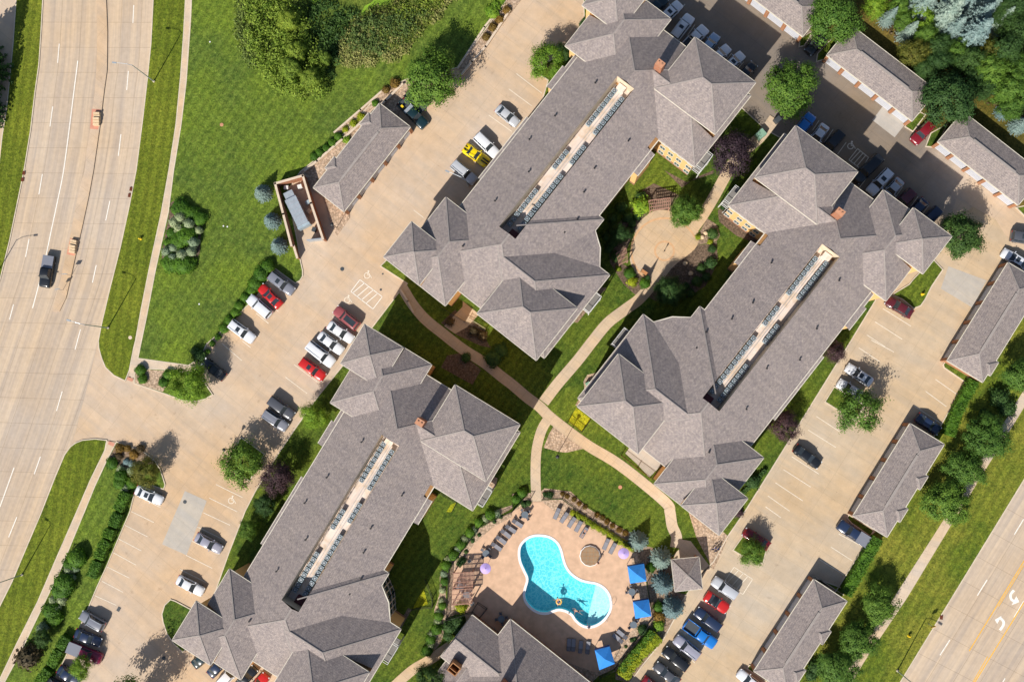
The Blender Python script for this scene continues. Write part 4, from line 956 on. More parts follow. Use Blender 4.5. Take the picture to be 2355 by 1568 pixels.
def shrubs(tile,kind,items,where,hs=.9):
    n=len(items)
    od='first second third fourth fifth sixth seventh eighth ninth tenth eleventh twelfth thirteenth fourteenth fifteenth sixteenth'.split()
    items=sorted(items,key=lambda q:q[1])
    for i,(x,y,r) in enumerate(items):
        R=r*.25021/13.3*1.07; h=max(.35,R*hs*1.3); p=W1(f'{tile} {x},{y}',h*.5)
        lb=f'{SN[kind]} {where}' if n==1 else f'{SN[kind]} {where}, {od[i]} counting downwards'
        t=thing('shrub',lb,'shrub',(p.x,p.y,h*.45),rnd.uniform(0,6),f'{SN[kind]}s {where}' if n>1 else None,(R,R,h*.62)); link('foliage',SH_[kind][i%2],t)
shrubs('10','g',[(1660,350,88),(1760,390,64),(1835,440,66),(1700,600,92),(1580,575,52),(1765,580,60),(1640,650,80),(1570,850,86),(1680,860,92),(1750,850,58),(1540,660,40)],'in the oval lawn bed',.72)
shrubs('10','y',[(1600,475,44),(1655,430,46),(1735,490,46),(1645,530,44),(1830,550,33),(1780,660,46),(1760,745,44),(1675,775,50),(1595,710,38),(1530,745,42),(1590,800,40)],'in the oval lawn bed',1.55)
shrubs('20','g',[(1290,267,50),(1310,348,44),(1545,303,46),(1500,378,46)],'on the entrance gravel')
shrubs('20','r',[(1100,985,40),(1230,1040,42),(1170,985,30)],'in the corner bed')
shrubs('20','y',[(1110,1183,40),(1200,1190,36),(1150,1345,40)],'in the corner bed')
shrubs('20','b',[(1160,1108,30),(1210,1130,30),(1260,1153,36)],'in the corner bed')
shrubs('20','g',[(1030,1120,55),(1110,1240,62),(1210,1305,50),(1100,1300,60)],'in the corner bed')
shrubs('20','w',[(1290,990,36),(1090,1060,34)],'in the corner bed')
shrubs('30','g',[(705,430,88),(640,480,60),(590,660,95),(560,720,85),(475,910,80),(500,980,70)],'on the southwest lawn')
shrubs('30','y',[(630,535,37),(700,517,35),(660,608,34),(492,815,40),(568,805,43),(525,887,37),(390,1075,50)],'on the southwest lawn',1.4)
shrubs('30','w',[(250,1340,95),(300,1290,60)],'at the southwest walk')
shrubs('10','g',[(2335,1030,48),(2310,1095,46),(2250,1165,44),(2195,1240,44),(2165,1305,44),(2105,1375,46),(2060,1450,46),(2002,1530,30)],'beside the upper left stalls')
shrubs('11','g',[(105,880,62),(45,950,70),(-10,1040,60)],'above the dark blue wagon')
shrubs('20','g',[(1950,22,28),(1910,95,24)],'behind the black open jeep'); shrubs('20','d',[(1840,140,56),(1790,90,40)],'behind the black open jeep')
shrubs('01','g',[(755,1255,38),(700,1310,38),(645,1360,36),(585,1402,40),(535,1440,40)],'along the garage wall')
shrubs('01','r',[(1275,765,44),(1195,825,34)],'in the planter under the big tree')
shrubs('01','g',[(1095,950,32)],'in the planter behind the tan garage')
shrubs('01','x',[(965,1075,34),(895,1135,34),(820,1190,26)],'in the planter behind the tan garage')
shrubs('01','l',[(2250,5,40),(2205,55,48),(2170,110,60),(830,1285,34)],'along the upper retaining wall')
shrubs('01','r',[(2305,95,36),(2240,180,38),(2175,252,38),(2115,340,36)],'in the upper planter by the lot')
shrubs('31','g',[(2155,30,50),(2055,100,46),(1970,195,46),(1888,303,48),(1818,402,48),(1750,495,48),(1732,642,40),(1712,862,38),(1678,960,44),(1660,1080,50),(1605,1172,46),(1572,1280,50)],'left of the pool fence')
shrubs('31','y',[(2215,20,34),(2105,72,36),(2003,175,32),(1915,257,34),(1853,347,30),(1765,442,32),(1728,575,32),(1712,722,28),(1705,822,28),(1683,930,32),(1668,1012,32),(1618,1130,34),(1605,1235,34)],'left of the pool fence')
shrubs('22','g',[(95,1395,46),(40,1450,44)],'at the pool gate'); shrubs('22','d',[(310,1410,26),(350,1412,30),(110,1500,26),(150,1490,24)],'inside the pool gate')
shrubs('22','r',[(465,1402,20),(505,1425,20),(570,1452,22),(617,1492,20),(670,1522,20)],'outside the upper pool fence')
shrubs('32','r',[(780,32,22),(830,58,22),(872,95,22),(922,132,22),(985,170,24),(1040,200,24)],'outside the upper pool fence further right')
shrubs('32','x',[(560,15,26),(605,40,30),(650,62,28),(700,95,28),(750,128,30),(800,155,28),(850,180,28),(900,215,30),(950,245,28),(1000,278,30),(1050,305,28),(1100,335,30)],'inside the upper pool fence')
shrubs('32','g',[(1275,515,44),(1345,875,46)],'beside the blue canopies'); shrubs('32','r',[(1350,960,46)],'beside the lower blue canopy'); shrubs('32','l',[(1350,1048,46)],'beside the lower blue canopy')
shrubs('32','d',[(1200,1085,44),(1100,1180,18),(1045,1240,14),(1130,1170,16)],'in the bed inside the lower fence')
shrubs('31','x',[(1885,880,46),(1800,1120,40)],'below the pool pergola'); shrubs('31','d',[(1850,1010,60),(1780,1060,60),(1860,1090,55),(1770,1140,50)],'in the bed below the pool gate')
shrubs('31','d',[(1900,450,30),(1870,480,26),(1990,270,18),(1930,370,18),(2050,215,16),(2190,95,16),(2250,50,16)],'in the strip inside the left fence')
shrubs('12','d',[(1845,580,46),(1830,850,48),(1640,1130,36),(1940,340,22),(1740,900,40),(1700,1020,44),(1790,980,36),(1560,1150,40),(1840,720,34),(1600,1060,30)],'in the right courtyard bed'); shrubs('12','x',[(1105,1020,42),(1710,610,26),(975,900,24),(1820,655,24)],'around the courtyard patio')
shrubs('12','g',[(1080,945,50),(1220,1035,48)],'below the courtyard patio')
shrubs('12','l',[(1190,325,78)],'with long spiky leaves by the courtyard pergola')
shrubs('12','d',[(1000,330,50),(1060,430,46),(920,440,40),(1100,480,36),(870,600,44),(930,650,50),(890,720,40),(950,790,44),(1150,420,34),(1080,560,40),(940,540,52),(1180,240,44)],'in the shaded courtyard bed')
shrubs('11','w',[(2000,1480,40),(2080,1520,40),(1780,1390,36)],'in the shaded terrace bed'); shrubs('21','d',[(2180,160,70),(2250,80,60),(1930,150,40)],'beside the shaded cross path')
shrubs('02','d',[(670,190,26),(640,225,24)],'under the corner eave of the topmost block')
shrubs('23','d',[(2130,520,80),(2000,700,60),(2200,620,70)],'behind the right side lawn trees')
shrubs('33','d',[(440,1430,60),(400,1500,50)],'by the lowest right garage end')
shrubs('22','d',[(2210,1290,60)],'right of the lower corner of the right block'); shrubs('32','p',[(2080,10,40)],'at the bottom corner of the right block')
# hedges --------------------------------------------------------------
def hedge(s,wd,h,mat,label,group=None,n=900):
    P=smooth(WL(s),3); o=P[0].copy(); P=[p-o for p in P]; mb=MB(); C=[];N=[]
    for i in range(len(P)-1):
        a,b=P[i],P[i+1]; d=b-a; l=d.length; d.normalize(); q=Vector((-d.y,d.x)); c=(a+b)/2
        mb.box(c.x,c.y,.1,h*.93,l+.1,wd*.92,math.atan2(d.y,d.x),0,.98,.9)
    tot=sum((P[i+1]-P[i]).length for i in range(len(P)-1)); n=int(tot*wd*55)+200
    for _ in range(n):
        t=rnd.random()*tot; i=0
        while i<len(P)-2 and t>(P[i+1]-P[i]).length: t-=(P[i+1]-P[i]).length; i+=1
        d=(P[i+1]-P[i]).normalized(); q=Vector((-d.y,d.x)); bx=P[i]+d*t; k=rnd.random()
        if k<.6: x=bx+q*rnd.uniform(-.5,.5)*wd; C.append((x.x,x.y,h*(1+.10*math.sin(x.x*1.9)*math.sin(x.y*2.3))+rnd.gauss(0,.07))); N.append((rnd.gauss(0,.5),rnd.gauss(0,.5),1))
        else: sg=rnd.choice((-1,1)); x=bx+q*sg*wd*(.5+rnd.gauss(0,.03)); C.append((x.x,x.y,rnd.uniform(.1,h))); N.append((q.x*sg+rnd.gauss(0,.4),q.y*sg+rnd.gauss(0,.4),.4))
    me=leafmesh('hedge',np.array(C),np.array(N,dtype=float),RG.uniform(.09,.20,len(C)),M[mat],mb)
    link('hedge',me,None,(o.x,o.y,.1),label=label,category='hedge',group=group)
for i,s in enumerate(('20 1185,1385 1110,1545','30 1115,10 1065,130','30 1045,155 1015,235','30 1010,260 960,330','30 965,340 935,425','30 925,450 870,590')): hedge(s,1.9,1.3,'f_shrub',f'clipped dark hedge block along the lower left stalls, {["first","second","third","fourth","fifth","sixth"][i]} downwards','hedge blocks along the lower left stalls')
for i,s in enumerate(('30 640,1140 580,1240','30 570,1260 500,1400','30 470,1440 360,1600')): hedge(s,1.8,1.3,'f_shrub',f'clipped hedge block by the burgundy pickup, {["upper","middle","lower"][i]} one','hedge blocks by the burgundy pickup')
hedge('23 1870,365 1740,600 1640,860',2.0,1.3,'f_shrub','clipped hedge between the upper and middle right garages')
hedge('33 990,235 850,480 700,750',2.0,1.3,'f_shrub','clipped hedge between the middle and lowest right garages')
hedge('32 1340,1130 1230,1230 1110,1360 1010,1500',2.3,1.2,'f_yel','loose yellow green hedge beside the lower pool fence')
hedge('32 1290,1090 1200,1200 1090,1320 1000,1440',1.3,1.3,'f_shrub','dark hedge between pool fence and yellow green hedge')
hedge('22 2320,1180 2180,1330 2100,1400',.7,.7,'f_dark','low dark hedge along the right block lower wall')
# marsh ---------------------------------------------------------------
def inside(p,poly):
    c=False; n=len(poly)
    for i in range(n):
        a,b=poly[i],poly[i-1]
        if (a[1]>p[1])!=(b[1]>p[1]) and p[0]<(b[0]-a[0])*(p[1]-a[1])/(b[1]-a[1])+a[0]: c=not c
    return c
def thicket(name,s,mat,n,hmin,hmax,size,label,up=.35,sun=0):
    pl=[(p.x,p.y) for p in WL(s)]; xs=[p[0] for p in pl]; ys=[p[1] for p in pl]; C=[];N=[];S=[]
    cl=[(rnd.uniform(min(xs),max(xs)),rnd.uniform(min(ys),max(ys)),rnd.uniform(.6,2.0),rnd.uniform(hmin,hmax)) for _ in range(int(n/45))]
    cl=[c for c in cl if inside(c,pl)]
    while len(C)<n:
        x,y,r,h=rnd.choice(cl); a=rnd.uniform(0,6.28); q=r*math.sqrt(rnd.random()); z=h*(1-.6*(q/r)**2)*rnd.uniform(.35,1.05)
        C.append((x+q*math.cos(a),y+q*math.sin(a),z)); N.append((math.cos(a)*q/r+rnd.gauss(0,.6),math.sin(a)*q/r+rnd.gauss(0,.6),up+rnd.random()*.6)); S.append(rnd.uniform(*size))
    me=leafmesh(name,np.array(C),np.array(N),np.array(S),M[mat]); link(name,me,None,(0,0,.1),label=label,category='vegetation',kind='stuff')
MARSH='00 2200,-60 2180,150 2190,380 2260,520 2340,600 01 120,720 250,830 420,900 540,880 640,840 760,680 900,600 1250,545 1400,440 1520,260 1720,80 1850,-60'
area('marsh_soil',WL(MARSH),'g_marsh',.125)
mb=MB(); mb.sheet(WL('01 1000,60 1060,30 1150,-60 1300,-60 1230,20 1180,80 1060,110 950,160'),.14); mb.sheet(WL('01 480,-60 600,-60 590,30 520,40'),.14); mb.build('pond_algae',M['algae'],kind='structure')
thicket('marsh_brush','00 2200,-60 2180,150 2200,380 2300,540 01 0,600 60,520 200,500 380,300 420,-60','f_marsh',16000,.5,1.8,(.09,.22),'dark brush on the left of the marsh')
thicket('marsh_bushes','00 2280,-60 2290,300 2345,560 01 120,700 250,820 420,895 600,870 660,760 620,560 520,350 440,100 300,-60','f_scrub',24000,1.2,4.0,(.10,.24),'bright green willow scrub at the marsh edge')
thicket('marsh_reeds','01 780,420 850,300 930,250 1000,120 1250,110 1450,-60 1860,-60 1700,90 1520,270 1400,440 1250,545 900,600 790,600','f_reed',24000,.3,1.0,(.10,.26),'tan and green reeds on the right of the marsh')
thicket('marsh_reeds','01 950,150 1100,120 1250,60 1400,50 1600,-60 1800,-60 1600,150 1350,420 1150,470','f_reed2',9000,.5,1.5,(.10,.24),'taller olive reeds amid the tan reeds of the marsh')
thicket('marsh_undergrowth','01 440,-60 560,50 760,40 960,140 860,260 780,420 740,620 640,780 600,560 500,300','f_dark',5000,.3,1.2,(.12,.28),'dark undergrowth around the marsh channel')
thicket('marsh_rushes','01 880,300 1000,180 1250,150 1450,120 1600,60 1560,200 1380,330 1200,460 950,500 850,420','f_marsh',9000,.7,1.9,(.10,.24),'mid green rushes scattered amid the reeds of the marsh')
thicket('marsh_rushes','01 1300,60 1500,-60 1750,-60 1600,100 1450,200 1250,300','f_scrub',5000,.5,1.5,(.10,.22),'bright green rushes at the upper end of the marsh')
thicket('forest_undergrowth','03 1000,-60 1050,200 1300,520 1500,700 1900,760 2000,1020 2360,1200 2500,1000 2500,-60','f_brown',9000,.2,.9,(.12,.3),'brown and dull green undergrowth beneath the upper right forest')
for x,y,r,H,l in ((330,640,105,4.6,'lowest'),(500,730,100,4.2,'near the lowest tip'),(380,480,95,4.4,'central'),(640,540,60,3.4,'standing apart beside the dark channel'),(300,200,100,4.4,'upper')):
    tree(f'01 {x},{y}',r,H,'willow',f'yellow green willow bush of the marsh scrub, {l}','willow bushes in the marsh','willow_bush','bush')
# ------------------------------------------------------------------ cars
def car_parts(kind):
    P={'sedan':dict(L=4.75,W=1.84,h=1.45,gb=(-.40,.215),gr=(-.215,.045),st=[(-.5,.70,.62),(-.485,.84,.84),(-.43,.90,.97),(-.33,.92,1.0),(0,.92,.96),(.16,.92,.96),(.25,.91,.94),(.40,.88,.84),(.47,.80,.74),(.5,.60,.58)]),
       'suv':dict(L=4.75,W=1.92,h=1.72,gb=(-.485,.20),gr=(-.44,.075),st=[(-.5,.80,.75),(-.49,.90,1.02),(-.40,.93,1.06),(0,.94,1.04),(.17,.94,1.04),(.26,.93,1.02),(.41,.90,.94),(.475,.82,.84),(.5,.66,.66)]),
       'van':dict(L=5.4,W=2.0,h=1.85,gb=(-.487,.23),gr=(-.46,.12),st=[(-.5,.84,.85),(-.49,.93,1.08),(0,.96,1.08),(.2,.96,1.08),(.30,.95,1.05),(.43,.92,.96),(.48,.84,.84),(.5,.68,.66)]),
       'sports':dict(L=4.8,W=1.95,h=1.32,gb=(-.38,.13),gr=(-.20,-.03),st=[(-.5,.74,.66),(-.485,.88,.88),(-.40,.97,.99),(-.28,.97,.99),(-.1,.91,.92),(.10,.92,.94),(.25,.96,.92),(.38,.95,.84),(.47,.84,.72),(.5,.62,.56)]),
       'pickup':dict(L=5.75,W=2.0,h=1.85,gb=(-.10,.235),gr=(-.075,.135),st=[(-.5,.93,.9),(-.495,.95,.72),(-.115,.95,.72),(-.10,.95,1.16),(.2,.95,1.14),(.27,.95,1.12),(.43,.93,1.04),(.485,.86,.92),(.5,.74,.72)]),
       'jeep':dict(L=4.4,W=1.85,h=1.75,gb=(-.44,.12),gr=(-.42,.06),st=[(-.5,.86,.9),(-.49,.90,1.0),(0,.90,1.0),(.12,.90,1.0),(.16,.80,1.05),(.44,.78,1.0),(.5,.76,.7)])}[kind]
    L_,Wd=P['L'],P['W']/1.84; b=MB(); rows=[]
    for (x,w,z) in P['st']:
        w*=Wd; X=x*L_; rows.append([(X,-w*.93,.24),(X,-w,.50),(X,-w*.985,z-.17),(X,-w*.86,z-.02),(X,-w*.4,z+.03),(X,0,z+.045),(X,w*.4,z+.03),(X,w*.86,z-.02),(X,w*.985,z-.17),(X,w,.50),(X,w*.93,.24)])
    k=len(b.v); n=11
    for r in rows: b.v+=r
    for i in range(len(rows)-1):
        for j in range(n):
            b.f.append((k+i*n+j,k+(i+1)*n+j,k+(i+1)*n+(j+1)%n,k+i*n+(j+1)%n)); b.m.append(0)
    b.f.append(tuple(k+j for j in range(n))); b.f.append(tuple(k+(len(rows)-1)*n+j for j in range(n))[::-1]); b.m+=[0,0]
    if kind=='pickup':
        for s in (-1,1): b.box(-.30*L_,s*.90*Wd,.55,1.14,.40*L_,.13)
        b.box(-.492*L_,0,.55,1.13,.08,1.8*Wd)
    out={'body':b.mesh('body',[None],True)}
    zb=P['st'][4][2]-.06; gb0,gb1=P['gb'][0]*L_,P['gb'][1]*L_; r0,r1=P['gr'][0]*L_,P['gr'][1]*L_; wb=.83*Wd; wr=.66*Wd; zt=P['h']
    g_=MB(); q=[(gb0,-wb,zb),(gb1,-wb,zb),(gb1,wb,zb),(gb0,wb,zb)]; t=[(r0,-wr,zt-.05),(r1,-wr,zt-.05),(r1,wr,zt-.05),(r0,wr,zt-.05)]
    for i in range(4): g_.face([q[i],q[(i+1)%4],t[(i+1)%4],t[i]])
    out['windows']=g_.mesh('windows',[M['glass']])
    r=MB(); c=((r0+r1)/2,0); a=(r1-r0)
    xs=[r0-.04,r0+.10,(r0+r1)/2,r1-.10,r1+.04]; zs=[zt-.06,zt-.01,zt+.02,zt-.01,zt-.06]; rw=[]
    for x,z in zip(xs,zs): rw.append([(x,-wr-.03,z-.05),(x,-wr*.85,z),(x,0,z+.02),(x,wr*.85,z),(x,wr+.03,z-.05)])
    k=len(r.v)
    for o in rw: r.v+=o
    for i in range(4):
        for j in range(4): r.f.append((k+i*5+j,k+(i+1)*5+j,k+(i+1)*5+j+1,k+i*5+j+1)); r.m.append(0)
    for i in range(4): r.beam(q[i],t[i],.09,.07)
    for s in (-1,1):
        for x in ((.35,) if kind in('sports','pickup') else (.35,.68)):
            bx=gb0+(gb1-gb0)*x*.95; r.beam((bx,s*wb,zb),(r0+(r1-r0)*x*.95,s*wr,zt-.05),.07,.04)
    out['roof']=r.mesh('roof',[None],True)
    w=MB(); w.tube([(0,-.11,0),(0,.11,0)],[.34,.34],16); out['tyre']=w.mesh('wheel',[M['tyre']]); w=MB(); w.tube([(0,-.115,0),(0,.115,0)],[.21,.21],10); out['rim']=w.mesh('rim',[M['rim']])
    hw=P['st'][-2][1]*Wd; m=MB(); m.box(0,0,-.07,.09,.22,.32,0); out['hl']=m.mesh('headlight',[M['hl']]); m=MB(); m.box(0,0,-.10,.08,.12,.34,0); out['tl']=m.mesh('taillight',[M['tl']])
    m=MB(); m.box(0,0,-.07,.08,.12,.24,0); out['mir']=m.mesh('mirror',[None])
    out['P']=P; out['wb']=wb; out['wr']=wr; out['r']=(r0,r1,zt); out['Wd']=Wd
    if kind=='pickup':
        m=MB(); m.box(-.30*L_,0,.74,.80,.37*L_,1.68*Wd); out['bed']=m.mesh('bed_floor',[M['acd']])
        m=MB(); m.box(-.305*L_,0,1.145,1.20,.385*L_,1.85*Wd); out['tonneau']=m.mesh('bed_cover',[None])
    return out
CP={k:car_parts(k) for k in ('sedan','suv','van','sports','pickup','jeep')}
PAINT={}
def paint(c):
    if c not in PAINT:
        col={'white':(.70,.72,.76),'silver':(.46,.48,.52),'grey':(.20,.21,.25),'charcoal':(.075,.08,.095),'black':(.012,.014,.018),'navy':(.018,.032,.075),'teal':(.008,.026,.034),'red':(.50,.018,.016),'darkred':(.19,.010,.018),'maroon':(.10,.015,.022),'rose':(.30,.075,.08),'burgundy':(.22,.012,.05),'yellow':(.85,.62,.0),'blue':(.012,.17,.55),'lightblue':(.30,.42,.58),'lilac':(.30,.30,.37)}[c]
        m=NT('car_paint_'+c,.28,.5); m.b.inputs['Coat Weight'].default_value=.5; m.b.inputs['Coat Roughness'].default_value=.08
        PAINT[c]=m.out(col)
    return PAINT[c]
def part(name,me,par,col=None,loc=(0,0,0),rot=None,scale=None):
    o=link(name,me,par,loc,rot,scale)
    if col: o.material_slots[0].link='OBJECT'; o.material_slots[0].material=paint(col)
    return o
def car(kind,col,rear,front,label,fl='',roofcol=None,cat=None):
    a,b=W1(rear,.7),W1(front,.7); d=(b-a).xy; Lm=d.length; C=CP[kind]; P=C['P']; k=min(max(Lm/P['L'],.93),1.10); c=(a+b)/2
    root=thing({'sedan':'parked_car','suv':'parked_suv','van':'parked_van','sports':'sports_car','pickup':'pickup_truck','jeep':'open_jeep'}[kind],label,cat or {'sedan':'car','suv':'suv','van':'van','sports':'sports car','pickup':'pickup truck','jeep':'jeep'}[kind],(c.x,c.y,.01),math.atan2(d.y,d.x),None,(k,1.0,1.0))
    L_,Wd=P['L'],C['Wd']; rc=roofcol or col
    part('body',C['body'],root,col); 
    if 'o' not in fl: part('roof',C['roof'],root,rc); part('windows',C['windows'],root)
    else:
        cb_=MB(); r0,r1,zt=C['r']
        for x in (r0,(r0+r1)/2,r1):
            for s in (-1,1): cb_.beam((x,s*.72,.95),(x,s*.68,zt),.07,.07)
            cb_.beam((x,-.68,zt),(x,.68,zt),.07,.07)
        for s in (-1,1): cb_.beam((r0,s*.68,zt),(r1,s*.68,zt),.07,.07)
        cb_.build('roll_cage',M['black'],root); sb=MB(); sb.box(-.6,0,1.0,1.35,1.9,1.5); sb.build('interior',M['acd'],root)
    for sx in (-.305,.30):
        for sy in (-1,1):
            w_=part('wheel',C['tyre'],root,None,(sx*L_,sy*.82*Wd,.34)); part('rim',C['rim'],w_)
    z1=P['st'][-2][2]-.10; z0=P['st'][1][2]-.14 if kind!='pickup' else .95
    for sy in (-1,1):
        part('headlight',C['hl'],root,None,(.462*L_,sy*.62*Wd,z1),sy*-.5); part('taillight',C['tl'],root,None,(-.487*L_,sy*.68*Wd,z0))
        part('mirror',C['mir'],root,col,(P['gb'][1]*L_-.35,sy*1.0*Wd,P['st'][4][2]+.06))
    r0,r1,zt=C['r']
    if 's' in fl: m=MB(); m.box((r0*.35+r1*.65),0,zt+.01,zt+.045,.62,.82); m.build('sunroof',M['glass'],root)
    if 'p' in fl: m=MB(); m.box((r0+r1)/2,0,zt+.01,zt+.045,(r1-r0)*.8,1.0); m.build('sunroof',M['glass'],root)
    if 'r' in fl:
        for s in (-1,1): m=MB(); m.beam((r0+.15,s*.60,zt+.08),(r1-.15,s*.60,zt+.08),.05,.05); m.build('roof_rail',M['galv'],root)
    if kind=='pickup':
        if 't' in fl: part('bed_cover',C['tonneau'],root,'grey')
        else: part('bed_floor',C['bed'],root)
    if 'x' in fl:
        for s in (-.24,.24):
            m=MB(); z=.99; m.box(1.75,s,z-.09,z-.005,1.25,.24,0); m.build('racing_stripe',M['black'],root)
            m=MB(); m.box(-2.05,s,1.0,1.045,.42,.24,0); m.build('racing_stripe',M['black'],root)
    return root
CARS=[('pickup','black','10 460,785','10 408,1075','black pickup with grey bed cover driving on the left road','t'),
('pickup','teal','01 1325,930','01 1560,1165','dark teal utility pickup with toolbox parked between garage and tree',''),
('sedan','silver','D 1143,247','D 1191,286','silver sedan parked alone below the topmost block corner','' ),
('suv','white','D 1095,311','D 1144,358','white suv parked directly right of the yellow sports car',''),
('sports','yellow','D 1068,338','D 1123,377','yellow sports car with black stripes','x'),
('suv','silver','D 1041,375','D 1094,419','silver suv parked directly left of the yellow sports car','r'),
('suv','grey','11 125,955','11 345,1122','blue grey suv next to the lawn corner, topmost of the upper left stalls','s'),
('sedan','red','11 222,1248','11 35,1060','red sedan with sunroof beside the blue grey suv','s'),
('suv','white','11 130,1335','10 2285,1165','white suv left of the red sedan in the upper left stalls',''),
('suv','white','10 2110,1395','10 2340,1565','white suv with black sunroof next to the clipped shrub row','sr'),
('jeep','black','20 2065,335','20 1870,180','open black jeep in the leafy shadow beside the entrance island','o'),
('suv','rose','11 945,1445','11 720,1265','rose maroon suv with sunroof, topmost of the row beside the lower left block','p'),
('sedan','white','11 665,1410','11 890,1560','white sedan directly below the rose maroon suv',''),
('sedan','white','D 732,768','D 789,810','white hatchback, middle of three white cars by the lower left block',''),
('van','white','21 478,28','21 712,212','long white suv with roof rails above the bright red car','r'),
('suv','red','21 413,178','21 628,338','bright red car with sunroof beside the long white suv','s'),
('suv','charcoal','21 122,530','21 345,695','charcoal suv, upper of the dark pair above the thin tree',''),
('suv','grey','21 72,655','21 285,800','grey ribbed suv, lower of the dark pair above the thin tree','r'),
('sedan','white','20 1248,1360','20 1492,1472','white sedan with sunroof beside the olive tree','s'),
('sedan','lilac','30 1792,220','30 2045,362','lilac grey sedan parked below the pale slab',''),
('sedan','white','30 1622,615','30 1875,748','white sedan above the curved grass island',''),
('suv','grey','30 958,1065','30 742,942','grey suv with red tail lights facing the southwest lawn','r'),
('sedan','navy','30 690,1110','30 930,1208','dark navy sedan between grey suv and burgundy pickup',''),
('pickup','burgundy','30 625,1235','30 935,1360','burgundy pickup with a grey covered bed beside the round tree','t'),
('sedan','navy','30 540,1440','30 725,1570','navy sedan half under the round bright tree',''),
('sedan','black','30 450,1560','30 600,1640','black car cut by the bottom left edge',''),
('sedan','teal','30 1815,1385','30 1920,1300','dark teal car under the eave corner of the lower left block',''),
('sedan','navy','30 1930,1500','30 2080,1340','dark blue car second from left under the lower block eave',''),
('suv','white','30 2020,1590','30 2180,1420','white suv third from left under the lower block eave',''),
('sedan','black','30 2190,1600','30 2340,1440','black car fourth from left under the lower block eave',''),
('sedan','red','D 575,1595','D 612,1552','red car at the bottom edge under the lower left block',''),
('suv','teal','02 1270,120','02 1390,0','dark teal suv at the top edge beside the white suv',''),
('suv','white','02 1395,175','02 1530,45','white suv with two sunroofs at the top right lot','s'),
('van','white','02 1480,360','02 1645,145','long white suv with roof bars in the shaded top lot','rs'),
('pickup','white','02 1595,440','02 1765,270','white pickup with open dark bed in the shaded top lot',''),
('sedan','lightblue','02 1760,480','02 1868,340','pale blue car in the shaded top lot',''),
('sedan','white','02 1850,560','02 1965,455','white car half under the topmost block eave',''),
('sedan','white','02 1965,640','02 2110,505','white sedan with dark windows left of the shaded black car','s'),
('sedan','black','02 2090,740','02 2215,600','black car beside the big tree in the shaded top lot',''),
('suv','blue','03 270,1230','03 405,1060','blue suv beside the tree by the right block peak',''),
('sedan','white','03 535,1150','03 385,1350','white sedan right of the shaded blue suv',''),
('suv','black','03 680,1220','03 490,1420','black suv left of the hatched bay in shade',''),
('van','black','03 1040,1435','13 790,110','long black van right of the hatched bay in shade',''),
('suv','white','13 1125,5','13 930,210','white suv with big sunroof right of the black van','s'),
('sedan','silver','13 1215,95','13 1075,250','silver hatchback beside the white suv in shade',''),
('suv','maroon','13 1325,200','13 1170,350','maroon suv in the shaded stalls beside the right block',''),
('sedan','navy','13 1440,280','13 1300,430','navy sedan in the shaded stalls, left of two',''),
('suv','navy','13 1565,360','13 1410,520','navy suv in the shaded stalls nearest the tree',''),
('suv','black','03 520,330','03 370,480','black car tucked in the bay under the big tree between garages',''),
('suv','darkred','03 1500,1140','03 1335,1310','small dark red car in the bay between two white doored garages',''),
('suv','charcoal','13 2240,600','13 2470,640','charcoal car at the right edge above the white sedan','s'),
('sedan','white','13 2390,890','13 2155,745','white sedan with dark sunroof at the right edge by the garage','s'),
('sedan','maroon','13 1325,1325','13 1088,1185','maroon sedan beside the grass corner island',''),
('sedan','white','23 955,388','23 722,232','white sedan with sunroof, upper of two by the bay tree','s'),
('sedan','white','23 860,510','23 645,375','white sedan half hidden by the bay tree',''),
('sedan','black','23 248,975','23 478,1145','black sedan parked alone in the middle of the east stalls',''),
('sedan','navy','23 1368,690','23 1580,832','navy sedan in the garage shadow beside the upper hedge',''),
('pickup','navy','33 935,295','33 650,110','navy pickup beside the middle right garage end','t'),
('sedan','darkred','32 2360,325','32 2128,180','dark red car hidden by the yellow green tree',''),
('suv','silver','32 2065,775','32 1845,625','silver suv, topmost of the long row by the pavilion',''),
('sports','red','32 1778,765','32 1985,905','red convertible with black soft top below the silver suv','','black'),
('suv','navy','32 1915,1072','32 1688,905','navy suv above the bright blue pickup',''),
('pickup','blue','32 1592,1025','32 1868,1225','bright blue pickup in the row by the yellow green hedge',''),
('suv','lilac','32 1715,1332','32 1498,1160','lilac grey suv directly below the bright blue pickup','r'),
('suv','black','32 1615,1435','32 1395,1265','black suv below the lilac grey one in the long row',''),
('sedan','charcoal','32 1530,1575','32 1312,1405','charcoal car below the black suv in the long row',''),
('sedan','darkred','32 1200,1540','32 1420,1700','dark red car at the bottom edge of the long row',''),
('sedan','white','32 2290,1640','32 2078,1475','white car at the bottom edge by the lowest right garage','')]
for c_ in CARS:
    k,col,rr,ff,lb,fl=c_[:6]; car(k,col,rr,ff,lb,fl,c_[6] if len(c_)>6 else None)
# load in the utility pickup
up=W1('01 1400,1000',1.2)
def boxthing(name,label,cat,s,h0,h1,lx,ly,rot,mat,extra=None):
    p=W1(s,h1); t=thing(name,label,cat,(p.x,p.y,h0),rot); m=MB(); m.box(0,0,0,h1-h0,lx,ly,0,0,.97,.97); m.build('case',M[mat],t); m=MB(); m.box(0,0,h1-h0+.002,h1-h0+.03,lx*.9,ly*.9); m.build('lid',M[extra or mat],t); return t
ua=math.atan2(*((W1('01 1560,1165')-W1('01 1325,930')).yx))
boxthing('toolbox','silver toolbox across the bed of the utility pickup','toolbox','01 1400,1000',.85,1.5,.6,1.9,ua,'galv')
boxthing('fuel_can','yellow container in the bed of the utility pickup','container','01 1342,978',.85,1.3,.5,.4,ua,'hyd')
t=thing('flat_trailer','black flat trailer beside the utility pickup under the tree','trailer',W1('01 1475,930',.6),ua)
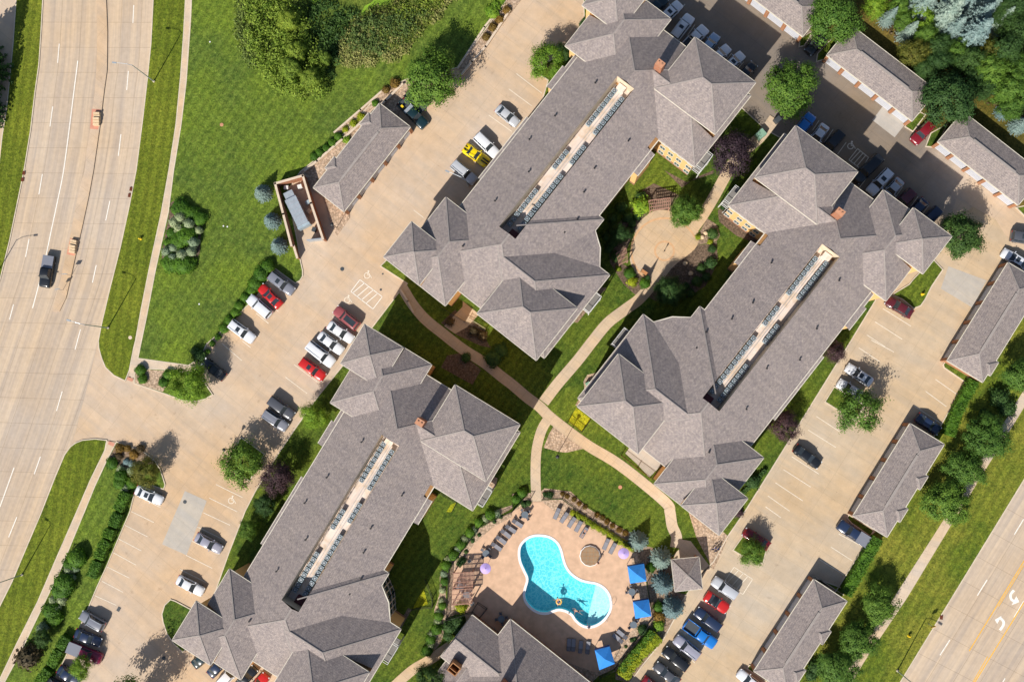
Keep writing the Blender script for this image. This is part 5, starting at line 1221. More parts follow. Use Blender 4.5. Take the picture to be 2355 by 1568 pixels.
for y in (-1,1): m=MB(); m.beam((-2.2,y,.5),(2.2,y,.5),.1,.3); m.build('side_rail',M['black'],t)
m=MB(); m.box(0,0,.3,.38,4.4,1.9); m.build('deck',M['acd'],t)
for x in (-.4,.4):
    for y in (-1.1,1.1): m=MB(); m.tube([(x,y-.1,.1),(x,y+.1,.1)],[.3,.3],12); m.build('wheel',M['tyre'],t)
# ------------------------------------------------------------------ pool area
DK=WL('22 170,1470 280,1460 460,1455 32 620,0 860,160 1140,355 1225,620 1290,980 1300,1000 940,1440 790,1510 700,1600 0,1150 31 2300,1310 2170,1160 2050,1000 1990,925 1755,980 1770,620 1780,515 2070,130 2355,0 22 100,1480')
area('pool_deck_bed',DK,'gravel',.136,False,-.05,[PI_])
area('pool_deck',WL('22 190,1475 280,1475 400,1568 32 380,40 700,130 960,270 1100,340 1100,500 1130,700 1230,900 1160,1030 1000,1200 930,1330 780,1480 300,1310 0,1130 31 2300,1300 2180,1150 2070,1000 1990,935 1935,930 1905,860 1800,800 1820,540 1920,420 2010,290 2170,150 2355,45 22 0,1560 110,1520'),'deck',.15,False,-.05,[PI_])
mb=MB()
for i in range(len(POOL)):
    j=(i+1)%len(POOL); a,b,c,d_=POOL[i],POOL[j],PI_[j],PI_[i]
    mb.face([(*a,.21),(*b,.21),(*c,.21),(*d_,.21)][::-1]); mb.face([(*a,.1),(*b,.1),(*b,.21),(*a,.21)]); mb.face([(*d_,.05),(*c,.05),(*c,.21),(*d_,.21)])
pl_=thing('swimming_pool','kidney shaped turquoise swimming pool with white coping','swimming pool',(0,0,0))
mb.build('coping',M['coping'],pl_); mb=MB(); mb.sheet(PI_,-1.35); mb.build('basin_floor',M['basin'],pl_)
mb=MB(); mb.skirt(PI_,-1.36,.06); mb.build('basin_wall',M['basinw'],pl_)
mb=MB(); mb.sheet(PI_,.02); mb.build('water',M['water'],pl_)
for k,(r_,z_) in enumerate(((2.6,-1.0),(1.9,-.7),(1.2,-.4))):
    c=W1('32 905,905',0); P=[q for q in PI_ if (Vector(q)-c.xy).length<r_*1.9]
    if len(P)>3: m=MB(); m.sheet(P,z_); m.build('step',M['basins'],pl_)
for s in ('32 905,830 940,850','32 880,985 860,1010'):
    a,b=W1(' '.join(s.split()[:2]),.3),W1(s.split()[0]+' '+s.split()[2],.3); m=MB(); m.tube([a,a+Vector((0,0,.7)),(a+b)/2+Vector((0,0,.9)),b+Vector((0,0,.5)),b-Vector((0,0,.1))],[.03]*5,6); m.build('handrail',M['galv'],pl_)
mb=MB(); p=WL('32 0,940 470,1200')
# hot tub
c=W1('32 715,408',.4); ht=thing('hot_tub','round hot tub with brown quilted cover right of the pool','hot tub',(c.x,c.y,.15))
m=MB(); m.tube([(0,0,0),(0,0,.32)],[1.78,1.78],12); m.build('shell',M['coping'],ht); m=MB(); m.tube([(.03,0,.32),(.03,0,.40)],[1.68,1.64],12); cv=m.build('cover',M['cover'],ht)
for k in range(-2,3):
    l=math.sqrt(max(0,1.6**2-(k*.62)**2))
    for q in (0,1):
        m=MB(); (m.beam((k*.62,-l,.405),(k*.62,l,.405),.04,.02) if q else m.beam((-l,k*.62,.407),(l,k*.62,.407),.04,.02)); m.build('seam',M['wood'],cv)
# loungers
def lounger_proto():
    f=MB(); 
    for s in (-1,1): f.beam((-.95,s*.31,.34),(.95,s*.31,.34),.05,.06)
    f.beam((-.95,-.31,.34),(-.95,.31,.34),.05,.05); f.beam((.95,-.31,.34),(.95,.31,.34),.05,.05)
    leg=MB(); leg.box(0,0,0,.34,.05,.05); se=MB(); se.box(-.33,0,.36,.39,1.25,.6); bk=MB(); bk.face([(.32,-.3,.38),(.95,-.3,.72),(.95,.3,.72),(.32,.3,.38)]); bk.face([(.32,-.3,.35),(.95,-.3,.69),(.95,.3,.69),(.32,.3,.35)][::-1]); bk.beam((.95,-.3,.70),(.95,.3,.70),.05,.05)
    return f.mesh('frame',[M['black']]),leg.mesh('leg',[M['black']]),se.mesh('seat',[M['slingl']]),bk.mesh('backrest',[M['sling']])
LP=lounger_proto()
def lounger(head,foot,label,group):
    a,b=W1(foot,.35),W1(head,.5); c=(a+b)/2; d=(b-a).xy; t=thing('sun_lounger',label,'sun lounger',(c.x,c.y,.15),math.atan2(d.y,d.x),group,(1.05,1.1,1))
    link('frame',LP[0],t); link('seat',LP[2],t); link('backrest',LP[3],t)
    for x in (-.85,.85):
        for y in (-.3,.3): link('leg',LP[1],t,(x,y,0))
for i,(h_,f_) in enumerate((('A 2010,310','A 1915,530'),('A 2165,390','A 2030,595'),('A 2300,480','A 2170,680'),('32 640,80','32 580,190'),('32 690,145','32 630,240'),('32 888,245','32 840,352'),('32 952,285','32 897,388'))):
    lounger(h_,f_,f'grey sun lounger in the row above the pool, {["first","second","third","fourth","fifth","sixth","last"][i]} from the left','sun loungers above the pool')
for i,(h_,f_) in enumerate((('A 1175,560','A 1300,640'),('A 1050,660','A 1180,745'),('A 955,735','A 1095,845'),('A 865,850','A 1010,955'),('A 785,980','A 920,1075'))):
    lounger(h_,f_,f'grey sun lounger in the diagonal row left of the pool, {["first","second","third","fourth","last"][i]} from the top','sun loungers left of the pool')
for i,(h_,f_) in enumerate((('C 1010,950','C 870,830'),('C 920,1010','C 800,910'),('32 520,1265','32 525,1175'),('32 560,1268','32 566,1178'),('32 625,1290','32 635,1190'),('32 690,1300','32 702,1195'))):
    lounger(h_,f_,f'grey sun lounger below the pool by the clubhouse shade, {["upper right one","below the upper right one","leftmost in shade","second in shade","third in shade","rightmost in shade"][i]}','sun loungers below the pool')
# tables with chairs
tp=MB(); tp.tube([(0,0,.70),(0,0,.74)],[.6,.6],20); tp=tp.mesh('table_top',[M['tblgl']]); tl=MB(); tl.tube([(0,0,0),(0,0,.7)],[.05,.05],8); tl.tube([(0,0,0),(0,0,.04)],[.25,.25],12); tl=tl.mesh('pedestal',[M['black']])
cs_=MB(); cs_.box(0,0,.42,.46,.46,.46); cs_=cs_.mesh('seat',[M['sling']]); ck=MB(); ck.box(-.24,0,.46,.88,.05,.46); ck=ck.mesh('backrest',[M['sling']]); cl=MB(); cl.box(0,0,0,.42,.04,.04); cl=cl.mesh('leg',[M['black']])
def table(s,label,n,ph,where):
    p=W1(s,.7); t=thing('patio_table',label,'table',(p.x,p.y,.15)); link('table_top',tp,t); link('pedestal',tl,t)
    od=['rightmost','upper','leftmost','lower']
    for k in range(n):
        a=ph+2*math.pi*k/n; c=thing('patio_chair',f'dark patio chair {where}, {["right","upper","left","lower"][int(((math.degrees(a)+45)%360)//90)]} side','chair',(p.x+.85*math.cos(a),p.y+.85*math.sin(a),.15),a+math.pi,f'patio chairs {where}')
        link('seat',cs_,c); link('backrest',ck,c)
        for x in (-.2,.2):
            for y in (-.2,.2): link('leg',cl,c,(x,y,0))
table('A 1375,440','round dark patio table at the upper end of the pool loungers',4,.6,'at the upper pool table')
table('A 660,1150','round dark patio table beside the lilac umbrella',4,.9,'at the umbrella table')
table('31 1880,690','round patio table under the pool pergola, upper one',4,.3,'at the upper pergola table')
table('31 1935,760','round patio table under the pool pergola, lower one',4,.7,'at the lower pergola table')
table('C 1120,105','round dark patio table between the blue canopies',4,.2,'at the canopy table')
table('31 2255,985','round patio table in the shade by the pool house',4,.2,'at the shaded table')
table('C 1150,710','small dark table below the blue canopies',2,.7,'at the small lower table')
# umbrellas
def umbrella(s,label):
    p=W1(s,2.3); t=thing('patio_umbrella',label,'umbrella',(p.x,p.y,.15)); m=MB(); n=24
    for k in range(n):
        a,b=2*math.pi*k/n,2*math.pi*(k+1)/n; m.face([(0,0,2.55),(.9*math.cos(a),.9*math.sin(a),2.2),(.9*math.cos(b),.9*math.sin(b),2.2)])
        m.face([(.9*math.cos(a),.9*math.sin(a),2.2),(.92*math.cos(a),.92*math.sin(a),2.08),(.92*math.cos(b),.92*math.sin(b),2.08),(.9*math.cos(b),.9*math.sin(b),2.2)])
    m.build('canopy',M['purple'],t); m=MB(); m.tube([(0,0,0),(0,0,2.65)],[.03,.03],8); m.build('pole',M['black'],t); m=MB(); m.tube([(0,0,0),(0,0,.08)],[.3,.3],16); m.build('base',M['black'],t)
umbrella('A 650,1430','round lilac umbrella beside the wooden pergola'); umbrella('32 1025,385','round lilac umbrella below the upper pool bed')
# blue canopies
for s,lb in (('1060,505 1213,480 1237,640 1085,662','blue square canopy nearest the hot tub'),('1110,830 1257,808 1281,960 1133,985','blue square canopy between spruces and the canopy table'),('760,1275 897,1240 945,1397 802,1457','blue square canopy at the lower pool corner')):
    q=WL('32 '+s,2.3); c=sum(q,Vector())/4; t=thing('canopy_tent',lb,'canopy',(c.x,c.y,.15)); ap=Vector((0,0,3.05)); q=[Vector((v.x-c.x,v.y-c.y,2.1)) for v in q]
    m=MB()
    for i in range(4):
        a,b=q[i],q[(i+1)%4]; mid=(a+b)/2*.97+Vector((0,0,.02)); f=[a,b,ap]; f=f if (b-a).cross(ap-a).z>0 else [b,a,ap]; m.face(f)
        m.face([a,b,b-Vector((0,0,.22)),a-Vector((0,0,.22))])
    m.build('roof',M['blue'],t)
    for v in q: m=MB(); m.beam((v.x*.97,v.y*.97,0),(v.x*.97,v.y*.97,2.1),.06,.06); m.build('leg',M['galv'],t)
    for i in (0,):
        a,b=q[i]*1.0,q[1]*1.0; m=MB(); m.face([a-Vector((0,0,.2)),b-Vector((0,0,.2)),Vector((b.x*1.0,b.y*1.0,.9)),Vector((a.x,a.y,.9))]); m.build('side_curtain',M['navy'],t)
# pergolas
def pergola(corners,h,ns,label,m_='pergola'):
    q=WL(corners,h); c=sum(q,Vector())/4; q=[v-c for v in q]
    for v in q: v.z=h
    t=thing('pergola',label,'pergola',(c.x,c.y,.13))
    for v in q: m=MB(); m.beam((v.x*.93,v.y*.93,0),(v.x*.93,v.y*.93,h-.1),.16,.16); m.build('post',M[m_],t)
    for a,b in ((q[0],q[3]),(q[1],q[2])):
        for k in (0,): m=MB(); m.beam(a*.95+Vector((0,0,h*.05-.05)),b*.95+Vector((0,0,h*.05-.05)),.10,.2); m.build('beam',M[m_],t)
    for k in range(4):
        f=k/3*.9+.05; m=MB(); m.beam(q[0].lerp(q[1],f),q[3].lerp(q[2],f),.10,.12); m.build('purlin',M[m_],t)
    for k in range(ns):
        f=k/(ns-1); m=MB(); m.beam(q[0].lerp(q[3],f)+Vector((0,0,.12)),q[1].lerp(q[2],f)+Vector((0,0,.12)),.06,.1); m.build('slat',M[m_],t)
pergola('31 1808,700 1812,560 1998,550 1992,690',2.6,16,'reddish wooden pergola left of the pool, upper half')
pergola('31 1800,860 1805,710 1990,700 1985,845',2.6,16,'reddish wooden pergola left of the pool, lower half')
pergola('12 1265,375 1255,275 1450,250 1455,345',2.5,12,'reddish slatted pergola beside the bright round courtyard tree')
pergola('12 1045,710 1065,835 985,870 955,760',2.3,8,'small trellis pergola on the left rim of the patio')
t_=W1('12 1215,935',1.0); t=thing('garden_bench','dark garden swing bench below the patio','bench',(t_.x,t_.y,.14),R_(-35))
for n_,a in (('seat',(0,0,.40,.46,1.3,.5)),('backrest',(0,.25,.46,.95,1.3,.06))): m=MB(); m.box(*a); m.build(n_,M['wood'],t)
for x in (-.6,.6): m=MB(); m.box(x,0,0,.6,.06,.5); m.build('arm_leg',M['black'],t)
# ------------------------------------------------------------------ fences and walls
def fence(s,h,label,mat='black',gap=.22,sp=2.2,z0=.12,cat='fence',name='metal_fence'):
    P=[Vector((p.x,p.y)) for p in WL(s)]; o=P[0].copy(); P=[p-o for p in P]; t=thing(name,label,cat,(o.x,o.y,z0)); 
    for i in range(len(P)-1):
        a,b=P[i],P[i+1]; l=(b-a).length; n=max(1,int(l/sp)); 
        for k in range(n+(i==len(P)-2)): q=a.lerp(b,k/n); m=MB(); m.box(q.x,q.y,0,h+.08,.08,.08); m.build('post',M[mat],t)
        m=MB()
        for z in (.12,h-.08): m.beam((a.x,a.y,z),(b.x,b.y,z),.05,.05)
        for k in range(int(l/gap)): q=a.lerp(b,(k+.5)/int(l/gap)); m.beam((q.x,q.y,.1),(q.x,q.y,h),.04,.04)
        m.build('railing_panel',M[mat],t)
fence('22 280,1450 460,1445 32 620,-5 860,155 1150,352',1.4,'black metal fence along the upper right side of the pool')
fence('32 1240,650 1290,980 940,1440 800,1510',1.4,'black metal fence along the lower right side of the pool')
fence('22 170,1450 110,1440 31 2355,0 2070,130 1780,515 1770,700 1750,985 1990,915 2050,975',1.4,'black metal fence curving around the left side of the pool')
fence('31 2050,975 2125,885 2040,830 1985,920',1.4,'square black gate enclosure beside the pool pergola',sp=1)
fence('22 515,735 640,835 725,715',1.2,'black fence around the yellow green dog run by the right block')
fence('31 1440,890 1625,870 1625,790 1560,620',1.2,'black fence around the dog run below the glazed bay')
fence('21 1690,1390 1850,1480 1800,1568',1.2,'black fence below the lower left block balcony')
fence('11 1700,1260 1920,1390 2110,1470',1.2,'black railing of the shaded terrace below the topmost block')
fence('22 1000,1050 1150,1165 1290,1268',1.3,'brown railing in front of the garages of the right block','rust')
fence('02 1800,1440 1690,1568',1.1,'white railing at the foot of the topmost block balcony','white')
fence('12 560,1400 780,1110',1.1,'white railing along the lower right wall of the topmost block','white')
fence('12 2060,260 1930,390',1.1,'black and white railing at the foot of the right block balcony','white')
fence('21 2180,1245 2110,1370',1.1,'brown railing at the foot of the lower left block balcony','rust')
fence('01 1380,860 1590,970',1.2,'black railing between the utility pickup and the big tree')
def wall(s,h,wd,label,mat='cope',name='retaining_wall',z0=.1,cap=None):
    P=[Vector((p.x,p.y)) for p in WL(s,h)]; o=P[0].copy(); P=[p-o for p in P]; t=thing(name,label,'wall',(o.x,o.y,z0)); m=MB(); c=MB()
    for i in range(len(P)-1):
        a,b=P[i],P[i+1]; d=b-a; l=d.length; q=(a+b)/2; r=math.atan2(d.y,d.x); m.box(q.x,q.y,-.2,h-.1,l+wd*.8,wd,r); c.box(q.x,q.y,h-.1,h,l+wd,wd*1.3,r)
    m.build('wall_body',M[mat],t); c.build('coping',M[cap or 'cope'],t)
wall('01 1345,775 1190,925 1040,1060 800,1275 560,1480 450,1568',.5,.3,'low pale stone wall behind the tan garage')
wall('01 2330,100 2110,430 1985,570 1885,690',.5,.3,'low stone wall along the lot edge below the upper planter')
wall('01 2310,-10 2100,250 1855,625',.3,.25,'low edging wall between lawn and the upper planter')
wall('01 1165,832 960,1010 720,1217',.3,.25,'low edging wall between lawn and the garage planter')
wall('11 1328,1095 1395,1200 1445,1300',.3,.25,'short curved edging wall at the start of the shaded path')
wall('11 175,120 430,48',2.3,.3,'brick waste enclosure wall, short upper side','dbrick','enclosure_wall')
wall('11 430,48 505,300 615,628',2.3,.3,'brick waste enclosure wall, long right side','dbrick','enclosure_wall')
wall('11 175,120 250,400 325,690',2.3,.3,'brick waste enclosure wall, long left side','dbrick','enclosure_wall')
wall('11 345,690 378,800',1.4,.3,'short brick wall stub below the waste enclosure','dbrick','enclosure_wall')
wall('11 470,640 600,625',1.9,.15,'grey gate leaf closing the waste enclosure','galv','enclosure_gate',cap='galv')
t=thing('waste_compactor','long grey metal waste container inside the brick enclosure','container',(*W1('11 365,360',2).xy,.1),math.atan2(*((W1('11 440,500',2)-W1('11 300,210',2)).yx)))
for n_,a,mt in (('body',(.3,0,.2,2.0,5.2,2.1),'galv'),('ram_head',(-3.0,0,.2,1.6,1.3,1.7),'galv'),('hopper_lid',(3.1,0,.3,1.8,.5,2.3),'acm')): m=MB(); m.box(*a); m.build(n_,M[mt],t)
for k in range(6): m=MB(); m.box(-1.9+k*.9,0,.2,2.03,.08,2.16); m.build('rib',M['acm'],t)
for i,(s,mt,l) in enumerate((('11 275,155','white','white bin in the enclosure corner'),('11 400,145','white','pale bag in the enclosure corner'),('11 475,290','acm','grey recycling crate along the enclosure wall'),('11 485,370','stone','tan cardboard stack along the enclosure wall'),('11 530,540','acd','dark pallet near the enclosure gate'))):
    boxthing('waste_bin',l,'bin',s,.1,.9,.8,.7,.3*i,mt)
boxthing('utility_cabinet','pale green utility box beside the right block wall','utility box','22 700,395',.1,1.1,.8,.8,.5,'green')
boxthing('transformer_box','teal green transformer box by the upper courtyard path','utility box','02 2290,1230',.1,1.3,1.6,1.3,.7,'green')
boxthing('utility_cabinet','dark utility box at the lot edge by the big tree','utility box','03 95,1095',.1,1.3,1.1,.9,.7,'acd')
# ------------------------------------------------------------------ lamps, signs, hydrants, small things
def street_lamp(base,tip,h,label):
    b=W1(base,.1); e=W1(tip,h+.5); t=thing('street_lamp',label,'street lamp',(b.x,b.y,.1)); m=MB(); m.tube([(0,0,0),(0,0,h)],[.11,.07],10); m.build('pole',M['pole'],t)
    d=Vector((e.x-b.x,e.y-b.y,0)); d=d if d.length<3.2 else d.normalized()*3.0
    m=MB(); m.tube([(0,0,h-.1),(d.x*.25,d.y*.25,h+.35),(d.x*.6,d.y*.6,h+.52),(d.x,d.y,h+.5)],[.05,.045,.04,.035],8); m.build('arm',M['pole'],t)
    m=MB(); u=d.normalized(); m.box(d.x+u.x*.25,d.y+u.y*.25,h+.42,h+.56,.75,.3,math.atan2(d.y,d.x),0,.9,.8); m.build('lamp_head',M['galv'],t)
    m=MB(); m.tube([(0,0,0),(0,0,.25)],[.22,.2],10); m.build('foot',M['kerb'],t)
street_lamp('00 1415,750','00 1065,580',8.7,'tall street lamp on the verge by the upper part of the left road')
street_lamp('10 995,1445','10 645,1380',8.5,'tall street lamp on the verge above the junction')
street_lamp('30 205,580','30 -110,655',8.5,'tall street lamp on the lower left verge')
street_lamp('33 1190,1460','33 1480,1690',8.5,'tall street lamp beside the right hand road')
street_lamp('D -27,665','D 10,640',8.6,'street lamp beyond the left edge')
def lantern(s,h,label,top=.28):
    b=W1(s,.1); t=thing('lantern_post',label,'lamp post',(b.x,b.y,.1)); m=MB(); m.tube([(0,0,0),(0,0,h)],[.06,.045],8); m.build('pole',M['black'],t)
    m=MB(); m.tube([(0,0,h),(0,0,h+.45)],[top*.6,top],8); m.tube([(0,0,h+.45),(0,0,h+.6)],[top*1.15,.05],8); m.build('lantern',M['black'],t)
lantern('22 420,1035',6.0,'tall black lantern post in the lawn below the path crossing')
lantern('11 745,527',3.2,'black lantern post on the gravel beside the waste enclosure')
lantern('20 2128,985',3.2,'black lantern post by the small tree island')
lantern('12 1395,745',.9,'short bollard light in the middle of the courtyard patio',.12)
street_lamp('11 1950,140','11 1740,0',5.2,'curved lot lamp behind the silver suv')
def hydrant(s,label):
    b=W1(s,.3); t=thing('fire_hydrant',label,'fire hydrant',(b.x,b.y,.12)); m=MB(); m.tube([(0,0,0),(0,0,.62),(0,0,.78)],[.17,.15,.05],10); m.build('barrel',M['hyd'],t); m=MB(); m.tube([(-.26,0,.48),(.26,0,.48)],[.08,.08],8); m.build('outlet',M['hyd'],t); m=MB(); m.tube([(0,0,0),(0,0,.08)],[.24,.24],10); m.build('flange',M['hyd'],t)
hydrant('10 1290,628','yellow fire hydrant on the left road verge'); hydrant('13 1422,1137','yellow fire hydrant on the corner grass island'); hydrant('33 1298,1143','yellow fire hydrant on the right road verge')
def sign(s,h,lx,mat,label,rot=0.3):
    b=W1(s,.1); t=thing('road_sign',label,'road sign',(b.x,b.y,.1)); m=MB(); m.tube([(0,0,0),(0,0,h)],[.035,.035],8); m.build('post',M['galv'],t); m=MB(); m.box(0,0,h-.7,h,lx,.04,rot); m.build('plate',M[mat],t)
sign('10 580,1100',2.3,.75,'galv','small road sign at the tip of the road median'); sign('10 655,965',2.6,.9,'galv','road sign beside the tip of the road median',.1); sign('33 1475,1030',2.4,.8,'ringf','small sign on the verge of the right hand road')
def flat(name,label,cat,s,r,mat,z=.02,sq=0,rot=0):
    b=W1(s,0); m=MB()
    if sq: m.box(b.x*0,0,0,.02,r,sq,rot)
    else: m.disc((0,0,.012),r,20)
    o=m.build(name,M[mat],None,loc=(b.x,b.y,z),label=label,category=cat)
for s,r,l in (('11 792,905',.36,'round manhole cover in the upper lot near the hatched bay'),('20 1700,1475',.33,'round manhole cover on the pale slab'),('30 1507,1345',.33,'round manhole cover in the leafy tree shadow'),('11 1165,950',.15,'small drain cap right of the hatched bay'),('11 1147,1095',.2,'tan drain cover below the hatched bay'),('10 792,103',.10,'tiny cap on the road median')): flat('manhole_cover',l,'manhole cover',s,r,'acd')
flat('drain_grate','rectangular drain grate in the lower left lot','drain',('30 1092,896'),.55,'acd',.02,.8,R_(-30))
for s,l in (('10 222,25','upper rusty kerb drain on the left road edge'),('10 210,85','lower rusty kerb drain on the left road edge'),('10 1207,172','upper rusty kerb drain on the right kerb of the left road'),('10 1193,230','lower rusty kerb drain on the right kerb of the left road'),('33 1592,970','dark drain box at the right road edge')): flat('kerb_drain',l,'drain',s,.5,'rust',.13,.7,R_(-8))
for s,l in (('00 2040,1150','round brown lid in the upper lawn'),('22 993,1340','round tan lid in the lawn below the path'),('10 1200,1535','round pale lid on the verge above the junction')): flat('ground_lid',l,'lid',s,.33,'bcap' if s[0]!='1' else 'cope',.14)
for s,l in (('10 2056,512','left of two white irrigation caps in the west lawn'),('10 2092,518','right of two white irrigation caps in the west lawn'),('10 1833,1228','single white irrigation cap in the west lawn'),('00 1932,390','white irrigation cap near the sidewalk at the top')): flat('irrigation_cap',l,'cap',s,.14,'white',.14)
for s,l in (('00 886,1093','stack of long sandstone blocks on the median, upper one'),('10 668,698','stack of long sandstone blocks on the median, lower one')):
    b=W1(s,.6); rt=R_(88) if s[0]=='0' else R_(80); t=thing('sandstone_stack',l,'stone bench',(b.x,b.y,.2),rt)
    for k in range(5): m=MB(); m.box((k-2)*.48,rnd.uniform(-.05,.05),0,.45+.12*(k%3),.42,1.15,0,0,.96,.97); m.build('stone_block',M['stone'],t)
for i,(x,y) in enumerate(((1075,470),(1640,945),(1590,850),(1745,610),(1780,575))):
    b=W1(f'12 {x},{y}',.3); C=ball(.42,.3,.15,8,5,.2); C.build('boulder',M['stone'],None,loc=(b.x,b.y,.12),label=f'rounded boulder in the courtyard beds, {["largest by the dark tree","pale in the shade","flat in the shade","first by the round shrub","second by the round shrub"][i]}',category='boulder')
# bicycles at the rack
b=W1('32 1870,345',.5)
def bike(s,rot,label):
    b=W1(s,.4); t=thing('bicycle',label,'bicycle',(b.x,b.y,.13),rot)
    for x in (-.52,.52):
        m=MB(); n=18
        for k in range(n): a,c=2*math.pi*k/n,2*math.pi*(k+1)/n; m.beam((x+.33*math.cos(a),0,.34+.33*math.sin(a)),(x+.33*math.cos(c),0,.34+.33*math.sin(c)),.045,.045)
        m.build('wheel',M['tyre'],t)
    m=MB()
    for a,c in (((-.52,0,.34),(-.15,0,.34)),((-.15,0,.34),(.38,0,.8)),((-.52,0,.34),(-.25,0,.8)),((-.25,0,.8),(.38,0,.8)),((-.15,0,.34),(-.28,0,.92)),((.52,0,.34),(.36,0,.98))): m.beam(a,c,.05,.05)
    m.build('bike_frame',M['navy'],t); m=MB(); m.box(-.28,0,.92,.98,.26,.14); m.build('saddle',M['black'],t); m=MB(); m.beam((.36,-.28,1.0),(.36,.28,1.0),.04,.04); m.build('handlebar',M['black'],t)
for i,s in enumerate(('32 1858,335','32 1882,345','32 1905,330')): bike(s,R_(35+12*i),f'dark bicycle on the gravel near the pavilion, {["left","middle","right"][i]} one')
# grill / planters near the gate
for s,l in (('31 1985,850','white and dark pool towel bin by the gate'),('31 1960,458','white cooler under the pergola shadow')): boxthing('towel_bin',l,'bin',s,.15,.95,.6,.5,.4,'white','acd')
# stepping benches/slats on the shaded terrace
fence('11 1960,1360 2110,1455',1.0,'pale slatted bench back on the shaded terrace','cope',.45,3)
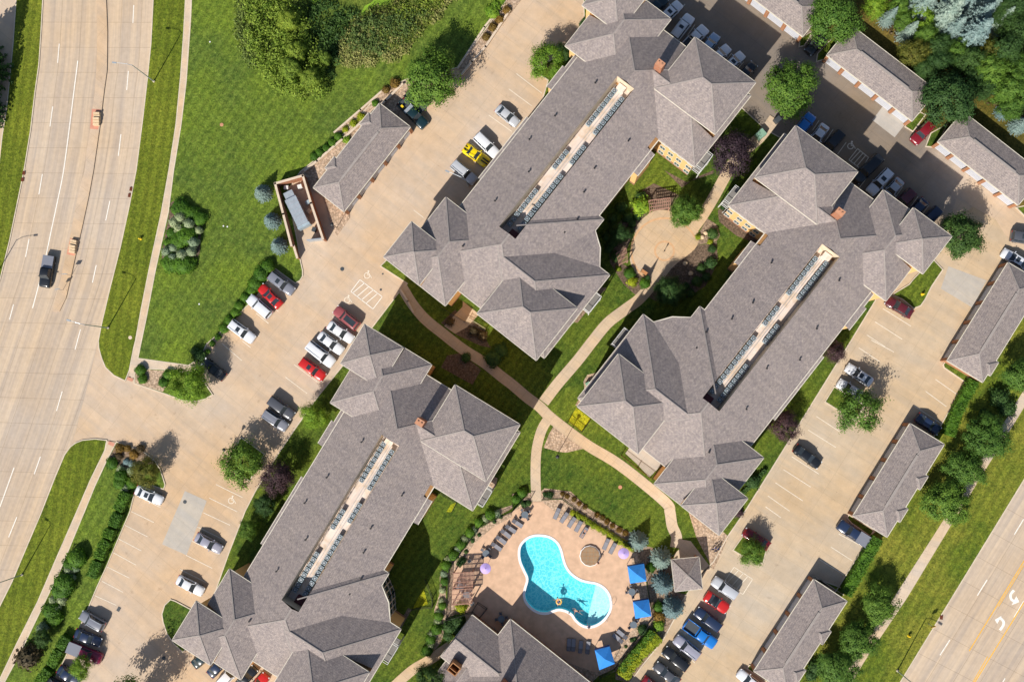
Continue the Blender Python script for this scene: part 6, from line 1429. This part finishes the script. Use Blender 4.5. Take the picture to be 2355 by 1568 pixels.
# ------------------------------------------------------------------ people
def person(pose,loc,rot,label,swim='swim',z=.0):
    """one skinned body; joints: pelvis root, spine, neck, head, arms with hands and fingers, legs with feet"""
    J={}; E_=[]; Rr=[]; V=[]
    def j(n,p,r,par=None):
        J[n]=len(V); V.append(p); Rr.append(r)
        if par is not None: E_.append((J[par],J[n]))
    if pose=='lie': P3=lambda f,s,u:(f,s,u)
    else: P3=lambda f,s,u:(f,s,u)
    def body(up,side,fwd,sp,arm,leg):
        # up: along the spine, side, fwd : vectors
        o=Vector(sp); U,S,Fv=Vector(up),Vector(side),Vector(fwd)
        q=lambda a,b,c:tuple(o+U*a+S*b+Fv*c)
        j('pelvis',q(0,0,0),.13); j('waist',q(.18,0,0),.115,'pelvis'); j('chest',q(.40,0,.01),.145,'waist'); j('neck',q(.55,0,0),.055,'chest'); j('head0',q(.63,0,.01),.085,'neck'); j('head1',q(.76,0,.02),.088,'head0')
        for s,nm in ((-1,'l'),(1,'r')):
            a=arm[nm]; j('sh'+nm,q(.47,s*.17,0),.062,'chest'); j('el'+nm,q(*a[0]),.042,'sh'+nm); j('wr'+nm,q(*a[1]),.028,'el'+nm)
            w=Vector(a[1]); e=Vector(a[0]); dd=(w-e).normalized(); hp=w+dd*.08; j('ha'+nm,q(*hp),.034,'wr'+nm)
            for f in range(5):
                sd=Vector((0,1,0)) if abs(dd.y)<.7 else Vector((1,0,0)); ln=(.05,.085,.095,.088,.07)[f]; of=sd*(f-2)*.019; st_=hp+of*.8
                if f==0: tip=w+dd*.05+sd*-.065+Vector((0,0,.01))
                else: tip=st_+dd*ln+Vector((0,0,-.012))
                j(f'f{nm}{f}',q(*tip),.009,'ha'+nm)
            l=leg[nm]; j('hp'+nm,q(-.06,s*.09,0),.088,'pelvis'); j('kn'+nm,q(*l[0]),.055,'hp'+nm); j('an'+nm,q(*l[1]),.036,'kn'+nm); j('ft'+nm,q(*l[2]),.03,'an'+nm)
    if pose=='lie': body((1,0,0),(0,1,0),(0,0,1),(0,0,.13),{'l':((.28,-.32,0),(.10,-.40,.02)),'r':((.60,.34,0),(.76,.16,.04))},{'l':((-.48,-.11,.10),(-.88,-.12,0),(-.98,-.14,.10)),'r':((-.48,.11,.02),(-.90,.12,0),(-.98,.15,.10))})
    elif pose=='float': body((.94,0,.34),(0,1,0),(-.34,0,.94),(0,0,.02),{'l':((.42,-.42,.06),(.40,-.66,.10)),'r':((.45,.42,.04),(.50,.66,.10))},{'l':((-.46,-.20,.16),(-.80,-.26,.0),(-.92,-.28,.05)),'r':((-.44,.20,.20),(-.78,.26,.02),(-.90,.30,.05))})
    elif pose=='swim': body((1,0,.05),(0,1,0),(0,0,-1),(0,0,-.02),{'l':((.66,-.34,0),(.92,-.22,0)),'r':((.50,.42,0),(.36,.66,.05))},{'l':((-.46,-.22,.05),(-.86,-.34,.02),(-.98,-.38,.02)),'r':((-.46,.22,.08),(-.84,.38,.05),(-.96,.40,.05))})
    elif pose=='sit': body((0,0,1),(0,1,0),(1,0,0),(0,0,.12),{'l':((.25,-.26,.05),(.05,-.30,.22)),'r':((.25,.26,.05),(.05,.30,.22))},{'l':((-.03,-.14,.42),(-.40,-.16,.45),(-.44,-.16,.60)),'r':((-.03,.14,.42),(-.40,.16,.45),(-.44,.16,.60))})
    else: body((0,0,1),(0,1,0),(1,0,0),(0,0,.90),{'l':((.22,-.26,.02),(.02,-.30,.14)),'r':((.24,.26,-.05),(.06,.30,-.16))},{'l':((-.45,-.10,.12),(-.85,-.11,-.02),(-.88,-.11,.14)),'r':((-.45,.10,-.04),(-.84,.11,-.22),(-.88,.11,-.08))})
    t=thing('person',label,'person',loc,rot)
    me=bpy.data.meshes.new('body'); me.from_pydata(V,E_,[]); me.materials.append(M['skin']); o=link('body',me,t)
    sk=o.modifiers.new('skin','SKIN'); sv=me.skin_vertices[0].data
    for i,r in enumerate(Rr): sv[i].radius=(r,r); sv[i].use_root=(i==0)
    ss=o.modifiers.new('sub','SUBSURF'); ss.levels=1; ss.render_levels=1
    g0=Vector(V[J['pelvis']]); g1=Vector(V[J['waist']]); dn=(g0-g1).normalized(); m=MB(); m.tube([g0+dn*.15,g0+dn*.05,g0,g0-dn*.08],[.15,.19,.185,.16],12); m.build('swimwear',M[swim],t)
    h0=Vector(V[J['head0']]); h1=Vector(V[J['head1']]); m=ball(.115,.12,0,10,7,.03); 
    k=m.build('hair',M['hair'],t,loc=tuple(h1+(h1-h0).normalized()*.04)); return t
p=W1('32 660,195',.5); dl=(W1('32 690,145',.5)-W1('32 630,240',.5)); person('lie',(p.x,p.y,.48),math.atan2(dl.y,dl.x),'person in dark swimwear lying on the fifth lounger above the pool','black')
p=W1('32 430,830',.3); t=thing('swim_ring','orange and yellow swim ring floating in the pool','swim ring',(p.x,p.y,.04)); m=MB(); n=20
for k in range(n): a,c=2*math.pi*k/n,2*math.pi*(k+1)/n; m.tube([(.42*math.cos(a),.42*math.sin(a),.06),(.42*math.cos(c),.42*math.sin(c),.06)],[.13,.13],8)
m.build('ring_tube',M['ringf'],t)
person('float',(p.x-.1,p.y+.05,.12),R_(100),'person in navy swimwear lounging on the orange swim ring')
p=W1('32 605,918',.2); person('swim',(p.x,p.y,.02),R_(165),'dark haired person swimming in the lower part of the pool','black')
p=W1('32 550,930',.2); person('stand',(p.x-.5,p.y,-1.35),R_(80),'person standing chest deep near the inner curve of the pool','swim')
p=W1('32 790,470',1.0); person('stand',(p.x,p.y,.15),R_(70),'person in navy swimwear walking past the hot tub')
p=W1('32 705,1062',.4); person('sit',(p.x,p.y,.21),R_(95),'person in blue sitting on the lower pool edge with feet in the water','blue')
